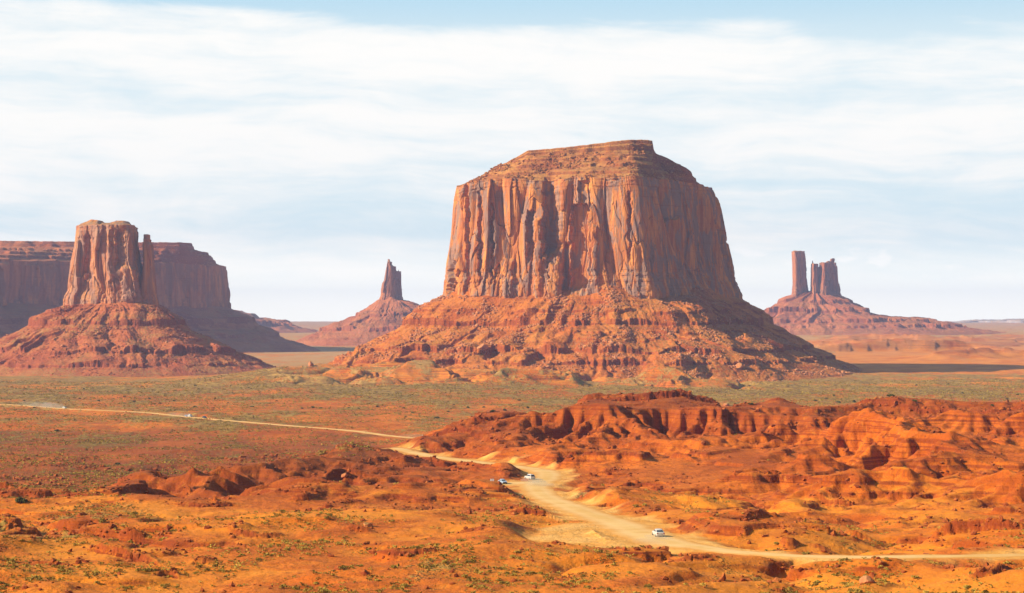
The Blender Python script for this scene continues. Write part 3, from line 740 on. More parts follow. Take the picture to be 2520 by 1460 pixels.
def make_cliff(parent, name, outl, D, py_top, py_bot, xl, xr, n, nz, seed, amps, unit=1.0, carve=(), cap_sil=None, cap_py=None, mat=M_CLIFF, taper=0.9, ledge=1.0, capname='cap_rock', toptrim=0.0, capmat=None, axm=(0.16, 0.13), rim_px=None, rim_amp=1.5, sink=22):
    """one rock tower: fluted walls from py_bot up to py_top and its stepped top"""
    P, sa, L = closed_spline(outl, n)
    c = P.mean(0)
    tg = np.roll(P, -1, 0) - np.roll(P, 1, 0); tg /= np.linalg.norm(tg, axis=1)[:, None]
    nr = np.stack([tg[:, 1], -tg[:, 0]], -1)
    if ((P - c) * nr).sum() < 0: nr = -nr
    z0, z1 = zof(py_bot, D) - sink * unit, zof(py_top, D)
    zz = np.linspace(z0, z1, nz); pyz = HY - zz * F / D
    XL = np.interp(pyz, [q[0] for q in xl], [q[1] for q in xl]); XR = np.interp(pyz, [q[0] for q in xr], [q[1] for q in xr])
    x0, x1 = P[:, 0].min(), P[:, 0].max(); kL, kR = np.argmin(P[:, 0]), np.argmax(P[:, 0])
    XLm, XRm = (XL - CX) / F * P[kL, 1], (XR - CX) / F * P[kR, 1]
    f = (P[:, 0] - x0) / (x1 - x0)
    X = XLm[None] + f[:, None] * (XRm - XLm)[None]
    hh = (zz - zof(py_bot, D)) / (z1 - zof(py_bot, D))
    Y = c[1] + (P[:, 1] - c[1])[:, None] * (1 - (1 - taper) * np.clip(hh, 0, 1)[None] ** 1.0)
    a = sa[:, None] / unit * np.ones((1, nz)); h = (zz - z0)[None] / unit * np.ones((n, 1)); H = (z1 - z0) / unit
    sm = sstep(0, 40, sa)[:, None] * sstep(L, L - 40, sa)[:, None]
    aw = a + 4 * perlin(a / 45, h / 90, seed) + 1.2 * perlin(a / 14, h / 45, seed + 1)
    A1, A2, A3, A4 = amps
    lowz = sstep(0.75, 0.25, hh)[None]                      # the lower wall is more broken into columns
    D_ = A1 * (np.clip(np.abs(perlin(aw / 64, h / 300, seed + 2)) * 4.2, 0, 1) ** 0.7 - 0.7) + 0.5 * A1 * perlin(aw / 70, h / 200, seed + 60)
    v, e, dx = cells(aw / 31, h / 140 + 0.5 * perlin(a / 20, h / 80, seed + 8), seed + 4, full=True)
    D_ = D_ + A2 * (v - 0.5) * 1.5 + 27 * dx * (hash01(np.floor(v * 4096), np.floor(v * 517), seed) - 0.5) * 0.75 * (A2 / 5)
    D_ = D_ - 0.45 * A2 * sstep(0.035, 0.0, e)
    v, e, dx = cells(aw / 11.5, h / 60 + 0.4 * perlin(a / 8, h / 40, seed + 10), seed + 14, full=True)
    D_ = D_ + (0.35 + 0.65 * lowz) * (A3 * (v - 0.5) + 10 * dx * (hash01(np.floor(v * 4096), np.floor(v * 517), seed) - 0.5) * 0.8 * (A3 / 3)) - 0.30 * A3 * sstep(0.06, 0.0, e)
    v2, e2 = cells(aw / 3.6, h / 17, seed + 5)
    D_ = D_ + (0.2 + 0.8 * lowz) * 0.32 * A3 * (v2 - 0.5)
    D_ = D_ + 0.5 * A4 * fbm(a / 7, h / 30, 3, seed + 7) + 0.22 * A4 * fbm(a / 2, h / 2.5, 2, seed + 6)
    # bedded, blocky foot and thin-bedded rim
    foot = sstep(0.30, 0.16, hh)[None] * ledge; rim = sstep(0.88, 0.95, hh)[None] * ledge
    fl = np.floor(h / 4.2); bl, be = cells(a / 4.2, h / 4.2, seed + 9, 0.6)
    D_ = D_ * (1 - 0.35 * foot) * (1 - 0.45 * rim)
    D_ = D_ + foot * (1.4 * (bl - 0.4) + 1.1 * (hash01(fl, fl * 0 + seed) - 0.5) + 3.0 * sstep(0.22, 0.05, hh)[None])
    fl2 = np.floor(h / 2.6); bl2, _ = cells(a / 5.0, h / 2.6, seed + 12, 0.5)
    D_ = D_ + rim * (1.5 * (hash01(fl2, fl2 * 0 + seed + 1) - 0.5) + 0.8 * (bl2 - 0.5))
    pxg = CX + F * X / Y; pyg = np.repeat(pyz[None], n, 0); front = (nr[:, 1] < 0.25)[:, None]
    for (pa, pb, ya, yb, dep, ea, eb, top) in carve:
        wob = 7 * perlin(h / 16, a * 0 + seed, seed + 20) + 3 * perlin(h / 5, a * 0 + seed, seed + 21)
        q = pxg - wob
        mk = sstep(pa - ea, pa + ea, q) * sstep(pb + eb, pb - eb, q)
        yq = pyg + 4 * perlin(a / 6, h / 50, seed + 22)
        mk = mk * sstep(ya - top, ya + top, yq) * sstep(yb + 14, yb - 14, yq) * front
        D_ = D_ * (1 - 0.6 * mk * (dep > 0)) - dep * mk
    D_ = D_ * unit * sm
    X = X + nr[:, 0:1] * D_; Y = Y + nr[:, 1:2] * D_
    # the rim is not level
    dz = rim_amp * unit * (1.2 * perlin(sa / unit / 60, sa * 0 + seed, seed + 50) + 0.7 * perlin(sa / unit / 14, sa * 0 + seed, seed + 51)) * sm[:, 0]
    if rim_px is not None:
        dz = dz + np.interp(CX + F * X[:, -1] / Y[:, -1], [q[0] for q in rim_px], [zof(q[1], D) - z1 for q in rim_px]) * sstep(0.4, -0.2, nr[:, 1])
    Z = zz[None] + dz[:, None] * np.clip(hh, 0, 1)[None] ** 3
    V = np.stack([X, Y, Z], -1)
    link(name, mesh_of(name, V, grid_faces(n, nz, True)), mat, parent)
    if cap_sil is None: cap_sil = [(0, py_top), (2520, py_top)]
    # the top: stepped slopes up to the measured skyline
    top = V[:, -1]; tc = top[:, :2].mean(0); xa, xb = top[:, 0].min(), top[:, 0].max(); W = xb - xa
    ax = np.clip(top[:, 0], xa + axm[0] * W, xb - axm[1] * W)
    axis = np.stack([ax, np.full(n, tc[1])], -1)
    nt = 110
    t = np.linspace(0, 1, nt)[None]
    kw = max(3, int(45 * unit / L * n)); ker = np.hanning(2 * kw + 1); ker /= ker.sum()
    smo = np.stack([np.convolve(np.concatenate([top[-kw:, q], top[:, q], top[:kw, q]]), ker, 'valid') for q in (0, 1)], -1)
    ax = np.clip(smo[:, 0], xa + axm[0] * W, xb - axm[1] * W); axis[:, 0] = ax
    bl_ = sstep(0, 0.13, t)
    bx = top[:, 0:1] * (1 - bl_) + smo[:, 0:1] * bl_; by = top[:, 1:2] * (1 - bl_) + smo[:, 1:2] * bl_
    X = bx + (axis[:, 0:1] - bx) * t; Y = by + (axis[:, 1:2] - by) * t
    spx = CX + F * X / tc[1]
    S = zof(np.interp(spx, [q[0] for q in cap_sil], [q[1] for q in cap_sil]), tc[1])
    rise = np.maximum(0, S - z1)
    rb = 0.05 * fbm(X / unit / 30, Y / unit / 30, 2, seed + 30)
    g = np.clip(t * 1.0 + rb * np.sin(np.pi * t), 0, 1)
    stp = 0.10 + 0.26 * np.clip((X - xa) / W, 0, 1)          # the summit bed thickens to one end
    prof = np.interp(g, [0, 0.06, 0.30, 0.55, 0.68], [0, 0.04, 0.42, 0.78, 1.0]) * (1 - stp) + stp * (0.6 * sstep(0.69, 0.71, g) + 0.4 * sstep(0.73, 0.75, g))
    zr0 = z1 + dz[:, None] * sstep(0.35, 0.0, t)
    Z = zr0 + np.maximum(0, S - zr0) * prof
    Z = Z + unit * np.sin(np.pi * np.clip(t, 0, 1)) * (0.9 * fbm(X / unit / 9, Y / unit / 9, 4, seed + 31))
    if rise.max() > 12 * unit:
        for kx, fr in enumerate((0.12, 0.3, 0.47)):
            ze = z1 + fr * rise.max() + unit * 1.0 * fbm(X / unit / 60, Y / unit / 60, 2, seed + 33 + kx) + unit * 0.5 * perlin(X / unit / 5, Y / unit / 5, seed + 40 + kx)
            Z = terrace(Z, ze, 4.2 * unit, 12 * unit, 0.4 * unit, sstep(-0.5, -0.2, fbm(X / unit / 40, Y / unit / 40, 2, seed + 36 + kx)))
        lim = S + 0.5 * unit
        Z = np.minimum(Z, np.maximum(lim, zr0))
    Z[:, 0] = V[:, -1, 2]
    global LAST_CAP; LAST_CAP = np.stack([X, Y, Z], -1)
    link(capname, mesh_of(capname, np.stack([X, Y, Z], -1), grid_faces(n, nt, True)[:, ::-1]), capmat or mat, parent)
    return V

def make_talus(parent, outl, D, py_bot, Rr, profL, profR, foot_z, n, nt, seed, unit=1.0, gully=5.0, ledges=(), mat=M_TAL, name='talus_slope', lump=None, inner=0.10, corner=None):
    """the apron of fallen rock round the foot of a tower. Rr = reach to right, back, left, front"""
    P, sa, L = closed_spline(outl, n)
    c = P.mean(0); d = P - c; rad = np.linalg.norm(d, axis=1); dr = d / rad[:, None]
    ang = np.degrees(np.arctan2(dr[:, 1], dr[:, 0])) % 360
    reach = np.interp(ang, [0, 90, 180, 270, 360], [Rr[0], Rr[1], Rr[2], Rr[3], Rr[0]])
    wl = 0.5 - 0.5 * dr[:, 0:1]
    t = np.concatenate([np.linspace(-inner, 0, 12, endpoint=False), np.linspace(0, 1.0, nt) ** 1.0])[None]
    r = rad[:, None] + reach[:, None] * t
    X = c[0] + dr[:, 0:1] * r; Y = c[1] + dr[:, 1:2] * r
    zt = zof(py_bot, D)
    def prof(pts):
        q = np.array(pts); s = (q[1, 1] - q[0, 1]) / (q[1, 0] - q[0, 0])
        return np.where(t < 0, q[0, 1] + s * t, np.interp(t, q[:, 0], q[:, 1]))
    pr = prof(profL) * wl + prof(profR) * (1 - wl)
    if callable(foot_z): fz = foot_z(X, Y)
    else: fz = foot_z
    Z = fz + (zt - fz) * pr
    aw = ang[:, None] / 360 * (L + 6.28 * reach.mean() * 0.4) / unit
    aw = aw + 22 * fbm(X / unit / 75, Y / unit / 75, 3, seed)
    bell = np.sin(np.pi * np.clip(t, 0, 1) ** 0.8) ** 0.7
    Z = Z + unit * bell * gully * 2.2 * (np.abs(perlin(aw / 52, t * 2.2, seed + 1)) - 0.27)
    Z = Z + unit * bell * gully * 0.55 * (np.abs(perlin(aw / 17, t * 5, seed + 2)) - 0.27)
    Z = Z + unit * np.clip(bell + 0.15, 0, 1) * (2.1 * fbm(X / unit / 24, Y / unit / 24, 4, seed + 3, 0.6) + 0.6 * fbm(X / unit / 3.5, Y / unit / 3.5, 2, seed + 5))
    if lump is not None:     # cones of debris that climb the wall
        pxg = CX + F * X / Y
        for (lp, lw, lh) in lump:
            Z = Z + lh * np.exp(-((pxg - lp) / lw) ** 2) * np.exp(-np.maximum(t, 0) / 0.18) * (Y < c[1] + 20)
    for k, (py, hl, th) in enumerate(ledges):
        ze = zof(py, D) + unit * (2.2 * fbm(X / unit / 130, Y / unit / 130, 2, seed + 11 + k) + 0.8 * perlin(X / unit / 8, Y / unit / 8, seed + 15 + k))
        mk = sstep(th - 0.1, th + 0.08, fbm(aw / 60, t * 0 + 0.3, 3, seed + 19 + 2 * k))
        bl, be = cells(X / unit / 6, Y / unit / 6, seed + 25 + k)
        hv = hl * unit * np.clip(0.85 + 0.9 * fbm(aw / 45, t * 0 + 2.3, 2, seed + 29 + k), 0.3, 1.6)
        Z = terrace(Z, ze + unit * 1.3 * (bl - 0.5), hv, hl * unit * 5.0, 0.5 * unit, mk)
    V = np.stack([X, Y, Z], -1)
    link(name, mesh_of(name, V, grid_faces(n, t.shape[1], True)[:, ::-1]), mat, parent)
    return V

# --- the large butte
big = empty('large_butte', at(1455, 880, 2780), label='massive flat topped red sandstone butte with a stepped cap, widest and tallest in view', category='butte')
big_loc = big.location.copy()
def rooted(root):
    for ch in root.children: ch.matrix_parent_inverse = Matrix.Translation(root.location).inverted()
O_BIG = outline_px([(1094, 2770), (1108, 2716), (1180, 2690), (1300, 2672), (1420, 2655), (1530, 2640), (1592, 2634), (1622, 2650), (1700, 2730), (1770, 2800), (1808, 2860), (1795, 2950), (1600, 3010), (1350, 3000), (1170, 2900)])
CARVE = [ # px left, px right, py top, py bottom, depth, softness left, right, top edge
    (1142, 1152, 452, 730, 10, 2, 3, 8), (1106, 1117, 640, 730, 8, 2, 3, 6),
    (1338, 1368, 440, 625, 17, 2, 24, 8), (1403, 1446, 507, 715, 15, 3, 4, 3), (1425, 1450, 452, 507, 6, 2, 8, 3),
    (1296, 1312, 520, 640, 8, 2, 8, 3), (1178, 1186, 470, 700, 5, 1.5, 5, 5), (1208, 1214, 500, 690, 5, 1.5, 5, 5),
    (1352, 1382, 650, 735, -9, 3, 3, 4), (1318, 1334, 540, 720, -6, 3, 3, 6), (1384, 1402, 600, 725, 9, 2, 6, 5), (1458, 1470, 560, 700, -5, 2, 2, 5),
    (1496, 1506, 470, 640, 3, 1.5, 2, 4), (1240, 1262, 640, 735, -5, 3, 3, 6), (1545, 1552, 480, 640, 4, 1.2, 3, 4)]
V_BIG = make_cliff(big, 'cliff_wall', O_BIG, 2690, 443, 728, [(443, 1122), (470, 1117), (570, 1111), (650, 1100), (735, 1093), (800, 1088)],
    [(432, 1738), (447, 1746), (500, 1760), (600, 1779), (690, 1800), (722, 1811), (800, 1818)], 1900, 400, 1, (9.0, 5.0, 3.0, 0.8), 1.0, CARVE,
    [(1110, 446), (1122, 446), (1165, 438), (1200, 424), (1250, 402), (1290, 379), (1300, 374), (1400, 366), (1500, 354), (1560, 348), (1592, 348), (1603, 350), (1607, 372), (1612, 380), (1640, 391), (1680, 410), (1735, 436), (1746, 443)], taper=0.93, rim_px=[(1116, 458), (1150, 449), (1200, 440), (1260, 441), (1330, 446), (1420, 440), (1500, 443), (1640, 436), (1740, 440)], capmat=M_CAP)
CAP_BIG = LAST_CAP
PL = [(0, 1), (0.23, 0.70), (0.30, 0.58), (0.62, 0.27), (0.85, 0.08), (1, -0.04)]
PR = [(0, 1), (0.20, 0.76), (0.30, 0.58), (0.45, 0.42), (0.62, 0.22), (0.8, 0.09), (1, -0.04)]
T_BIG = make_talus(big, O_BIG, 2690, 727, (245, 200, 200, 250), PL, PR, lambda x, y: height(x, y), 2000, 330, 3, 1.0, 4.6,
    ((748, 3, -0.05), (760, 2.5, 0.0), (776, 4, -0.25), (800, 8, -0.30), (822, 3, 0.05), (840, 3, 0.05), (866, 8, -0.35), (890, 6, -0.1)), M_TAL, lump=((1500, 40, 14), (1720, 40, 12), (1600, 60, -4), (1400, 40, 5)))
rooted(big)

# --- the mitten butte with its thumb
mit = empty('mitten_butte', at(280, 880, 3020), label='sandstone butte shaped like a mitten with a thin thumb of rock on its right', category='butte')
O_MIT = outline_px([(166, 3030), (178, 2990), (225, 2972), (290, 2958), (335, 2962), (352, 2990), (356, 3040), (330, 3090), (260, 3110), (195, 3085)])
O_THUMB = outline_px([(334, 2985), (352, 2966), (374, 2972), (384, 2995), (376, 3024), (352, 3028), (336, 3010)])
V_MIT = make_cliff(mit, 'cliff_wall', O_MIT, 3000, 556, 752, [(545, 195), (600, 190), (650, 180), (715, 172), (728, 164), (760, 163), (800, 162)],
    [(556, 327), (572, 330), (600, 331), (640, 335), (680, 344), (715, 354), (760, 360), (800, 362)], 1000, 260, 41, (5.5, 5, 3.2, 0.8), 0.95,
    ((206, 222, 580, 690, 9, 2, 8, 5), (268, 276, 555, 720, -5, 2, 4, 6), (286, 304, 570, 660, 9, 2, 12, 6), (302, 330, 660, 740, -7, 4, 4, 6), (252, 260, 600, 740, 5, 2, 4, 5)),
    [(188, 556), (196, 552), (215, 546), (226, 541), (246, 543), (253, 550), (275, 549), (290, 544), (312, 545), (326, 552), (337, 562)], mat=M_MITT, taper=0.92, capmat=M_CLIFF)
V_TH = make_cliff(mit, 'thumb_rock', O_THUMB, 2990, 590, 755, [(570, 357), (597, 357), (602, 354), (645, 356), (668, 351), (700, 343), (760, 334), (800, 332)],
    [(570, 367), (598, 367), (602, 371), (640, 374), (700, 380), (760, 386), (800, 386)], 420, 220, 47, (2.5, 2.5, 2.5, 0.9), 0.6, (), [(340, 590), (354, 590), (355, 578), (367, 578), (368, 588), (385, 592)], mat=M_MITT, taper=0.8, capname='thumb_top')
O_MITB = outline_px([(164, 3030), (178, 2985), (230, 2966), (300, 2950), (360, 2958), (384, 2990), (380, 3040), (340, 3090), (260, 3112), (195, 3088)])
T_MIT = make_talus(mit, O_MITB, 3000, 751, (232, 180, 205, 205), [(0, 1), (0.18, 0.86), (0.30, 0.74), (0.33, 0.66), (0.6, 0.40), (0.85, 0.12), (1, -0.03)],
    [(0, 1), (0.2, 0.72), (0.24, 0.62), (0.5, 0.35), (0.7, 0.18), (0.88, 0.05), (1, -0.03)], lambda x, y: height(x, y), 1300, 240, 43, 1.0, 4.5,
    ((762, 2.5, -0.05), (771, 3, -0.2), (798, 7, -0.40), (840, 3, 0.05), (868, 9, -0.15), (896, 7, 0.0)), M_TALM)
rooted(mit)

# --- the long mesa behind it
mesa = empty('long_mesa', at(200, 870, 4700), label='long flat topped mesa in hazy blue shade behind the mitten butte', category='mesa')
O_MESA = outline_px([(-1500, 4500), (-1000, 4050), (-600, 4010), (-250, 4190), (0, 4350), (140, 4470), (260, 4560), (380, 4640), (480, 4715), (535, 4780), (551, 4860), (540, 4990), (400, 5300), (-300, 5700), (-1300, 5600)])
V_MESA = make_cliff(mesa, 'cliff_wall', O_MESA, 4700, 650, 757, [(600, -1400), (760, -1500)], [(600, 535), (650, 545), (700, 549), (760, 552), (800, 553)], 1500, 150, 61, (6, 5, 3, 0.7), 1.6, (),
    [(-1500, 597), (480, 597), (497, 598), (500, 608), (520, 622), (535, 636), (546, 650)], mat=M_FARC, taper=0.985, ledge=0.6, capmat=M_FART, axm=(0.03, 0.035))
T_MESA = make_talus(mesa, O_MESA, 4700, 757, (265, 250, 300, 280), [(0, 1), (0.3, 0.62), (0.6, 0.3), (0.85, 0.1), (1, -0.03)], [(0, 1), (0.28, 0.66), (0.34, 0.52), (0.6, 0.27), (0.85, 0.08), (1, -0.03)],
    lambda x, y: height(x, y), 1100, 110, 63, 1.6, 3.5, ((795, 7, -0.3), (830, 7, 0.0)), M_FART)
rooted(mesa)

# --- low stepped mesa far behind
low = empty('stepped_mesa', at(600, 820, 8200), label='low stepped mesa far off to the right of the long shaded mesa', category='mesa')
O_LOW = outline_px([(300, 8200), (420, 8000), (540, 7960), (600, 8000), (640, 8120), (600, 8500), (420, 8600)])
make_cliff(low, 'cliff_wall', O_LOW, 8000, 772, 790, [(700, 320), (800, 300)], [(764, 612), (772, 622), (790, 640), (800, 646)], 400, 50, 67, (6, 4, 3, 0.6), 2.0, (), [(300, 762), (575, 763), (600, 766), (622, 774)], mat=M_FARC, ledge=0.5, capmat=M_FART)
make_talus(low, O_LOW, 8000, 789, (330, 300, 300, 260), [(0, 1), (0.5, 0.45), (1, -0.05)], [(0, 1), (0.25, 0.78), (0.5, 0.62), (0.6, 0.4), (1, -0.05)], -66, 400, 60, 69, 2.5, 3, ((800, 5, -0.5),), M_FART)
rooted(low)

# --- the spire
spi = empty('spire_butte', at(965, 860, 5700), label='slender jagged rock spire on a pyramid of talus, between the mitten and the large butte', category='butte')
def blob(px, d, hw, hd, n=9, seed=0):
    return [(xof(px, d) + hw * math.cos(k * 2 * math.pi / n) * (1 + 0.12 * math.sin(3 * k + seed)), d + hd * math.sin(k * 2 * math.pi / n)) for k in range(n)]
ks = 5700 / F
def slab(px, d, hw, hd):
    """plan of a tower whose broad face looks to the right"""
    return [(xof(px, d) + hw * u, d + hd * v) for u, v in ((-1, 0.5), (-1.0, -0.5), (-0.72, -1.0), (-0.2, -0.62), (0.4, -0.1), (0.95, 0.35), (1.0, 0.8), (0.3, 1.05), (-0.5, 1.0))]
make_cliff(spi, 'spire', blob(958, 5690, 18 * ks, 24), 5690, 645, 742, [(630, 954), (660, 952), (690, 948), (698, 943), (742, 938), (800, 936)], [(630, 964), (652, 965), (656, 970), (690, 973), (742, 978), (800, 980)], 420, 180, 71, (2.5, 3, 3, 0.7), 1.0, (), [(940, 645), (953, 645), (954, 638), (959, 638), (960, 644), (980, 648)], mat=M_FARC, taper=0.7, capname='spire_top')
make_cliff(spi, 'middle_rock', blob(968, 5695, 12 * ks, 18), 5695, 656, 742, [(630, 960), (742, 956), (800, 952)], [(630, 974), (700, 976), (742, 980), (800, 982)], 320, 140, 72, (2.5, 3, 2.5, 0.7), 0.9, (), [(950, 656), (966, 655), (970, 660), (980, 661)], mat=M_FARC, taper=0.8, capname='middle_top')
make_cliff(spi, 'shoulder_rock', slab(978, 5700, 13 * ks, 24), 5700, 668, 742, [(630, 971), (700, 969), (742, 964), (800, 960)], [(630, 986), (700, 986), (742, 989), (800, 990)], 340, 150, 73, (2.5, 3, 3, 0.7), 1.0, ((977, 980, 655, 690, 8, 1, 1, 3),), [(960, 669), (978, 670), (981, 664), (986, 664), (990, 670)], mat=M_FARC, taper=0.8, capname='shoulder_top')
O_SPI = [(xof(936, 5690), 5690), (xof(950, 5650), 5650), (xof(968, 5640), 5640), (xof(984, 5665), 5665), (xof(992, 5705), 5705), (xof(975, 5745), 5745), (xof(950, 5745), 5745)]
make_talus(spi, O_SPI, 5690, 741, (285, 240, 295, 260), [(0, 1), (0.12, 0.84), (0.16, 0.76), (0.45, 0.45), (0.7, 0.22), (1, -0.04)], [(0, 1), (0.12, 0.92), (0.2, 0.83), (0.5, 0.5), (0.8, 0.16), (1, -0.04)], lambda x, y: height(x, y), 700, 140, 75, 1.6, 6.0, ((778, 7, -0.2), (815, 7, 0.0)), M_FART, lump=((930, 10, 6),))
rooted(spi)

# --- the two towers on the right
twi = empty('twin_tower_butte', at(2000, 815, 6500), label='pair of tall rock towers sharing one hazy talus base, right of the large butte', category='butte')
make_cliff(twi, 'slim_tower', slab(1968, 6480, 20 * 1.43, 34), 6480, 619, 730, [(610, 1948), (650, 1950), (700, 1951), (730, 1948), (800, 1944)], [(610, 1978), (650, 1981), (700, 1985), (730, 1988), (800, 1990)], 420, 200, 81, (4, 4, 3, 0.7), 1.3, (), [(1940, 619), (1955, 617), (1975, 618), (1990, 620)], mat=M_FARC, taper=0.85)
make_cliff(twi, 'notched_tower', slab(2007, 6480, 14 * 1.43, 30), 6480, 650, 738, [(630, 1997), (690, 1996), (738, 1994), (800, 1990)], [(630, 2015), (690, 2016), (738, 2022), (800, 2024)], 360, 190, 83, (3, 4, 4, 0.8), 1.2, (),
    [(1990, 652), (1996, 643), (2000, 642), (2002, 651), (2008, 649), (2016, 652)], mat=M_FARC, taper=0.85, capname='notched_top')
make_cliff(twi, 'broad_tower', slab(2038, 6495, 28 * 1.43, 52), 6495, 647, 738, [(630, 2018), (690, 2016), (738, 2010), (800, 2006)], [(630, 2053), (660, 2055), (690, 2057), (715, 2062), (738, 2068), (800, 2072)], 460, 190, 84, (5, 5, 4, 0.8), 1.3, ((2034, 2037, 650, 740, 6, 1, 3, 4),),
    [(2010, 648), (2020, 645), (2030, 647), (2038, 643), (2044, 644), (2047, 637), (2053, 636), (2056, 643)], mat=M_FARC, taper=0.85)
O_TWI = [(xof(1944, 6480), 6480), (xof(1965, 6445), 6445), (xof(2010, 6440), 6440), (xof(2050, 6455), 6455), (xof(2072, 6500), 6500), (xof(2040, 6545), 6545), (xof(1970, 6535), 6535)]
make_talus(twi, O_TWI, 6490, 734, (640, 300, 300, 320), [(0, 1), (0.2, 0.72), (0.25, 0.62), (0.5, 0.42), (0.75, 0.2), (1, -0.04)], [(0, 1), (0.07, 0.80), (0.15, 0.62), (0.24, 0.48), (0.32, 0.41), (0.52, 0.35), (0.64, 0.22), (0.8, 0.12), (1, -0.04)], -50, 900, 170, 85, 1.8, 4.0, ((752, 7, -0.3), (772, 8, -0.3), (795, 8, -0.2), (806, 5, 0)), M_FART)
rooted(twi)

# --- the far blue plateau on the right
pla = empty('far_plateau', at(2600, 800, 13500), label='pale blue plateau on the horizon at the far right', category='plateau')
O_PLA = outline_px([(2330, 13900), (2440, 13300), (2520, 13000), (2700, 12900), (3000, 13200), (3000, 14600), (2600, 14900)])
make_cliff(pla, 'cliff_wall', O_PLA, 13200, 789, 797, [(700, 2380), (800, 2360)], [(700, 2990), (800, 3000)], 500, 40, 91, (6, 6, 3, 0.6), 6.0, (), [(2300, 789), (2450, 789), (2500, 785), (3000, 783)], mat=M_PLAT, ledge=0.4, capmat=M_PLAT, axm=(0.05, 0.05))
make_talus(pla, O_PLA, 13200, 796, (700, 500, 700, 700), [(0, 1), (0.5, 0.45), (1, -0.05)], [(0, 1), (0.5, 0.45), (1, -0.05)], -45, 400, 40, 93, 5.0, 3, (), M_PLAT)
rooted(pla)
print('buttes', round(time.time() - T0, 1))
#@@OBJ-BEGIN
# ------------------------------------------------------------------ finding the ground behind a point of the photograph
_DS = np.concatenate([np.arange(265, 1100, 1.0), np.arange(1100, 3200, 4.0)])
def hit(px, py):
    """first point of the ground seen in direction (px, py)"""
    x = (px - CX) / F * _DS; z = (HY - py) / F * _DS
    below = height(x, _DS) > z
    k = int(np.argmax(below)) if below.any() else len(_DS) - 1
    d = _DS[k]; xx = (px - CX) / F * d
    return xx, d, float(height(xx, d))
def seen(x, y, z, steps=90):
    """is a point in the frame and not hidden by the ground in front of it"""
    px = CX + F * x / y; py = HY - F * z / y
    ok = (px > 0) & (px < 2520) & (py < 1460)
    t = np.linspace(0.3, 0.985, steps)[None]
    ok &= ~(height(x[:, None] * t, y[:, None] * t) > z[:, None] * t + 0.15).any(1)
    return ok, px, py

# ------------------------------------------------------------------ rocks
ICO = None
def rock_mesh(name, seed, sub=2):
    bm = bmesh.new(); bmesh.ops.create_icosphere(bm, subdivisions=sub, radius=1.0)
    r = np.random.default_rng(seed)
    pl = [(Vector(r.normal(size=3)).normalized(), r.uniform(0.55, 0.9)) for _ in range(11)]
    for v in bm.verts:                       # cut by random planes: a broken angular block
        for n_, d_ in pl:
            q = v.co.dot(n_)
            if q > d_: v.co -= n_ * (q - d_)
        v.co += Vector(r.normal(size=3)) * 0.025
        v.co.z *= 0.85
    me = bpy.data.meshes.new(name); bm.to_mesh(me); bm.free(); me.shade_flat(); return me
ROCKS = [rock_mesh('boulder', 100 + k, 3) for k in range(7)]
for me in ROCKS: me.materials.append(M_BOULDER)
def put_rock(x, y, z, s, label, group=None, cat='boulder', name='boulder'):
    o = bpy.data.objects.new(name, ROCKS[random.randrange(7)]); COL.objects.link(o)
    o.location = (x, y, z + 0.25 * s); o.scale = (s * random.uniform(0.8, 1.3), s * random.uniform(0.8, 1.2), s * random.uniform(0.7, 1.0))
    o.rotation_euler = (random.uniform(-0.3, 0.3), random.uniform(-0.3, 0.3), random.uniform(0, 6.28))
    o['label'] = label; o['category'] = cat
    if group: o['group'] = group
    return o
def scatter_mesh(name, pos, size, base_v, base_f, mat, squash=(0.6, 1.1), jitter=0.25, seed=1, sink=0.15, smooth=False):
    """one mesh of many small bits, each turned, scaled and bent at random"""
    r = np.random.default_rng(seed); n = len(pos); k = len(base_v)
    a = r.uniform(0, 2 * np.pi, n); ca, sa = np.cos(a), np.sin(a)
    B = base_v[None] * (1 + jitter * r.standard_normal((n, k, 1))) * np.stack([r.uniform(0.75, 1.3, n), r.uniform(0.75, 1.3, n), r.uniform(*squash, n)], -1)[:, None, :]
    tx = r.uniform(-0.35, 0.35, (n, 1))
    B = np.stack([B[..., 0], B[..., 1] - tx * B[..., 2], B[..., 2] + tx * B[..., 1]], -1)
    V = np.stack([B[..., 0] * ca[:, None] - B[..., 1] * sa[:, None], B[..., 0] * sa[:, None] + B[..., 1] * ca[:, None], B[..., 2]], -1) * size[:, None, None]
    V = V + pos[:, None, :]; V[..., 2] += (sink * size)[:, None]
    Fc = (base_f[None] + (np.arange(n) * k)[:, None, None]).reshape(-1, 3)
    me = mesh_of(name, V, None, Fc, smooth=smooth)
    return link(name, me, mat, kind='stuff')
def ico_data(sub=1):
    bm = bmesh.new(); bmesh.ops.create_icosphere(bm, subdivisions=sub, radius=1.0)
    v = np.array([q.co[:] for q in bm.verts]); f = np.array([[q.index for q in p.verts] for p in bm.faces]); bm.free(); return v, f
ICV, ICF = ico_data(1)
def pick(V, n, seed, ok, wgt=None):
    r = np.random.default_rng(seed); P = V.reshape(-1, 3)
    m = ok(P)
    if wgt is not None: m = m * wgt(P)
    m = m / m.sum()
    i = r.choice(len(P), n, p=m); Q = P[i].copy()
    return Q + r.normal(0, 0.35, Q.shape) * [1, 1, 0.0]
def powerlaw(r, n, a, b, k=2.2):
    u = r.uniform(0, 1, n); return (a ** (1 - k) + u * (b ** (1 - k) - a ** (1 - k))) ** (1 / (1 - k))
def clump(P, sc, seed, lo=-0.05, hi=0.35): return sstep(lo, hi, fbm(P[:, 0] / sc, P[:, 1] / sc, 3, seed)) ** 1.5 + 0.02
rr_ = np.random.default_rng(21)
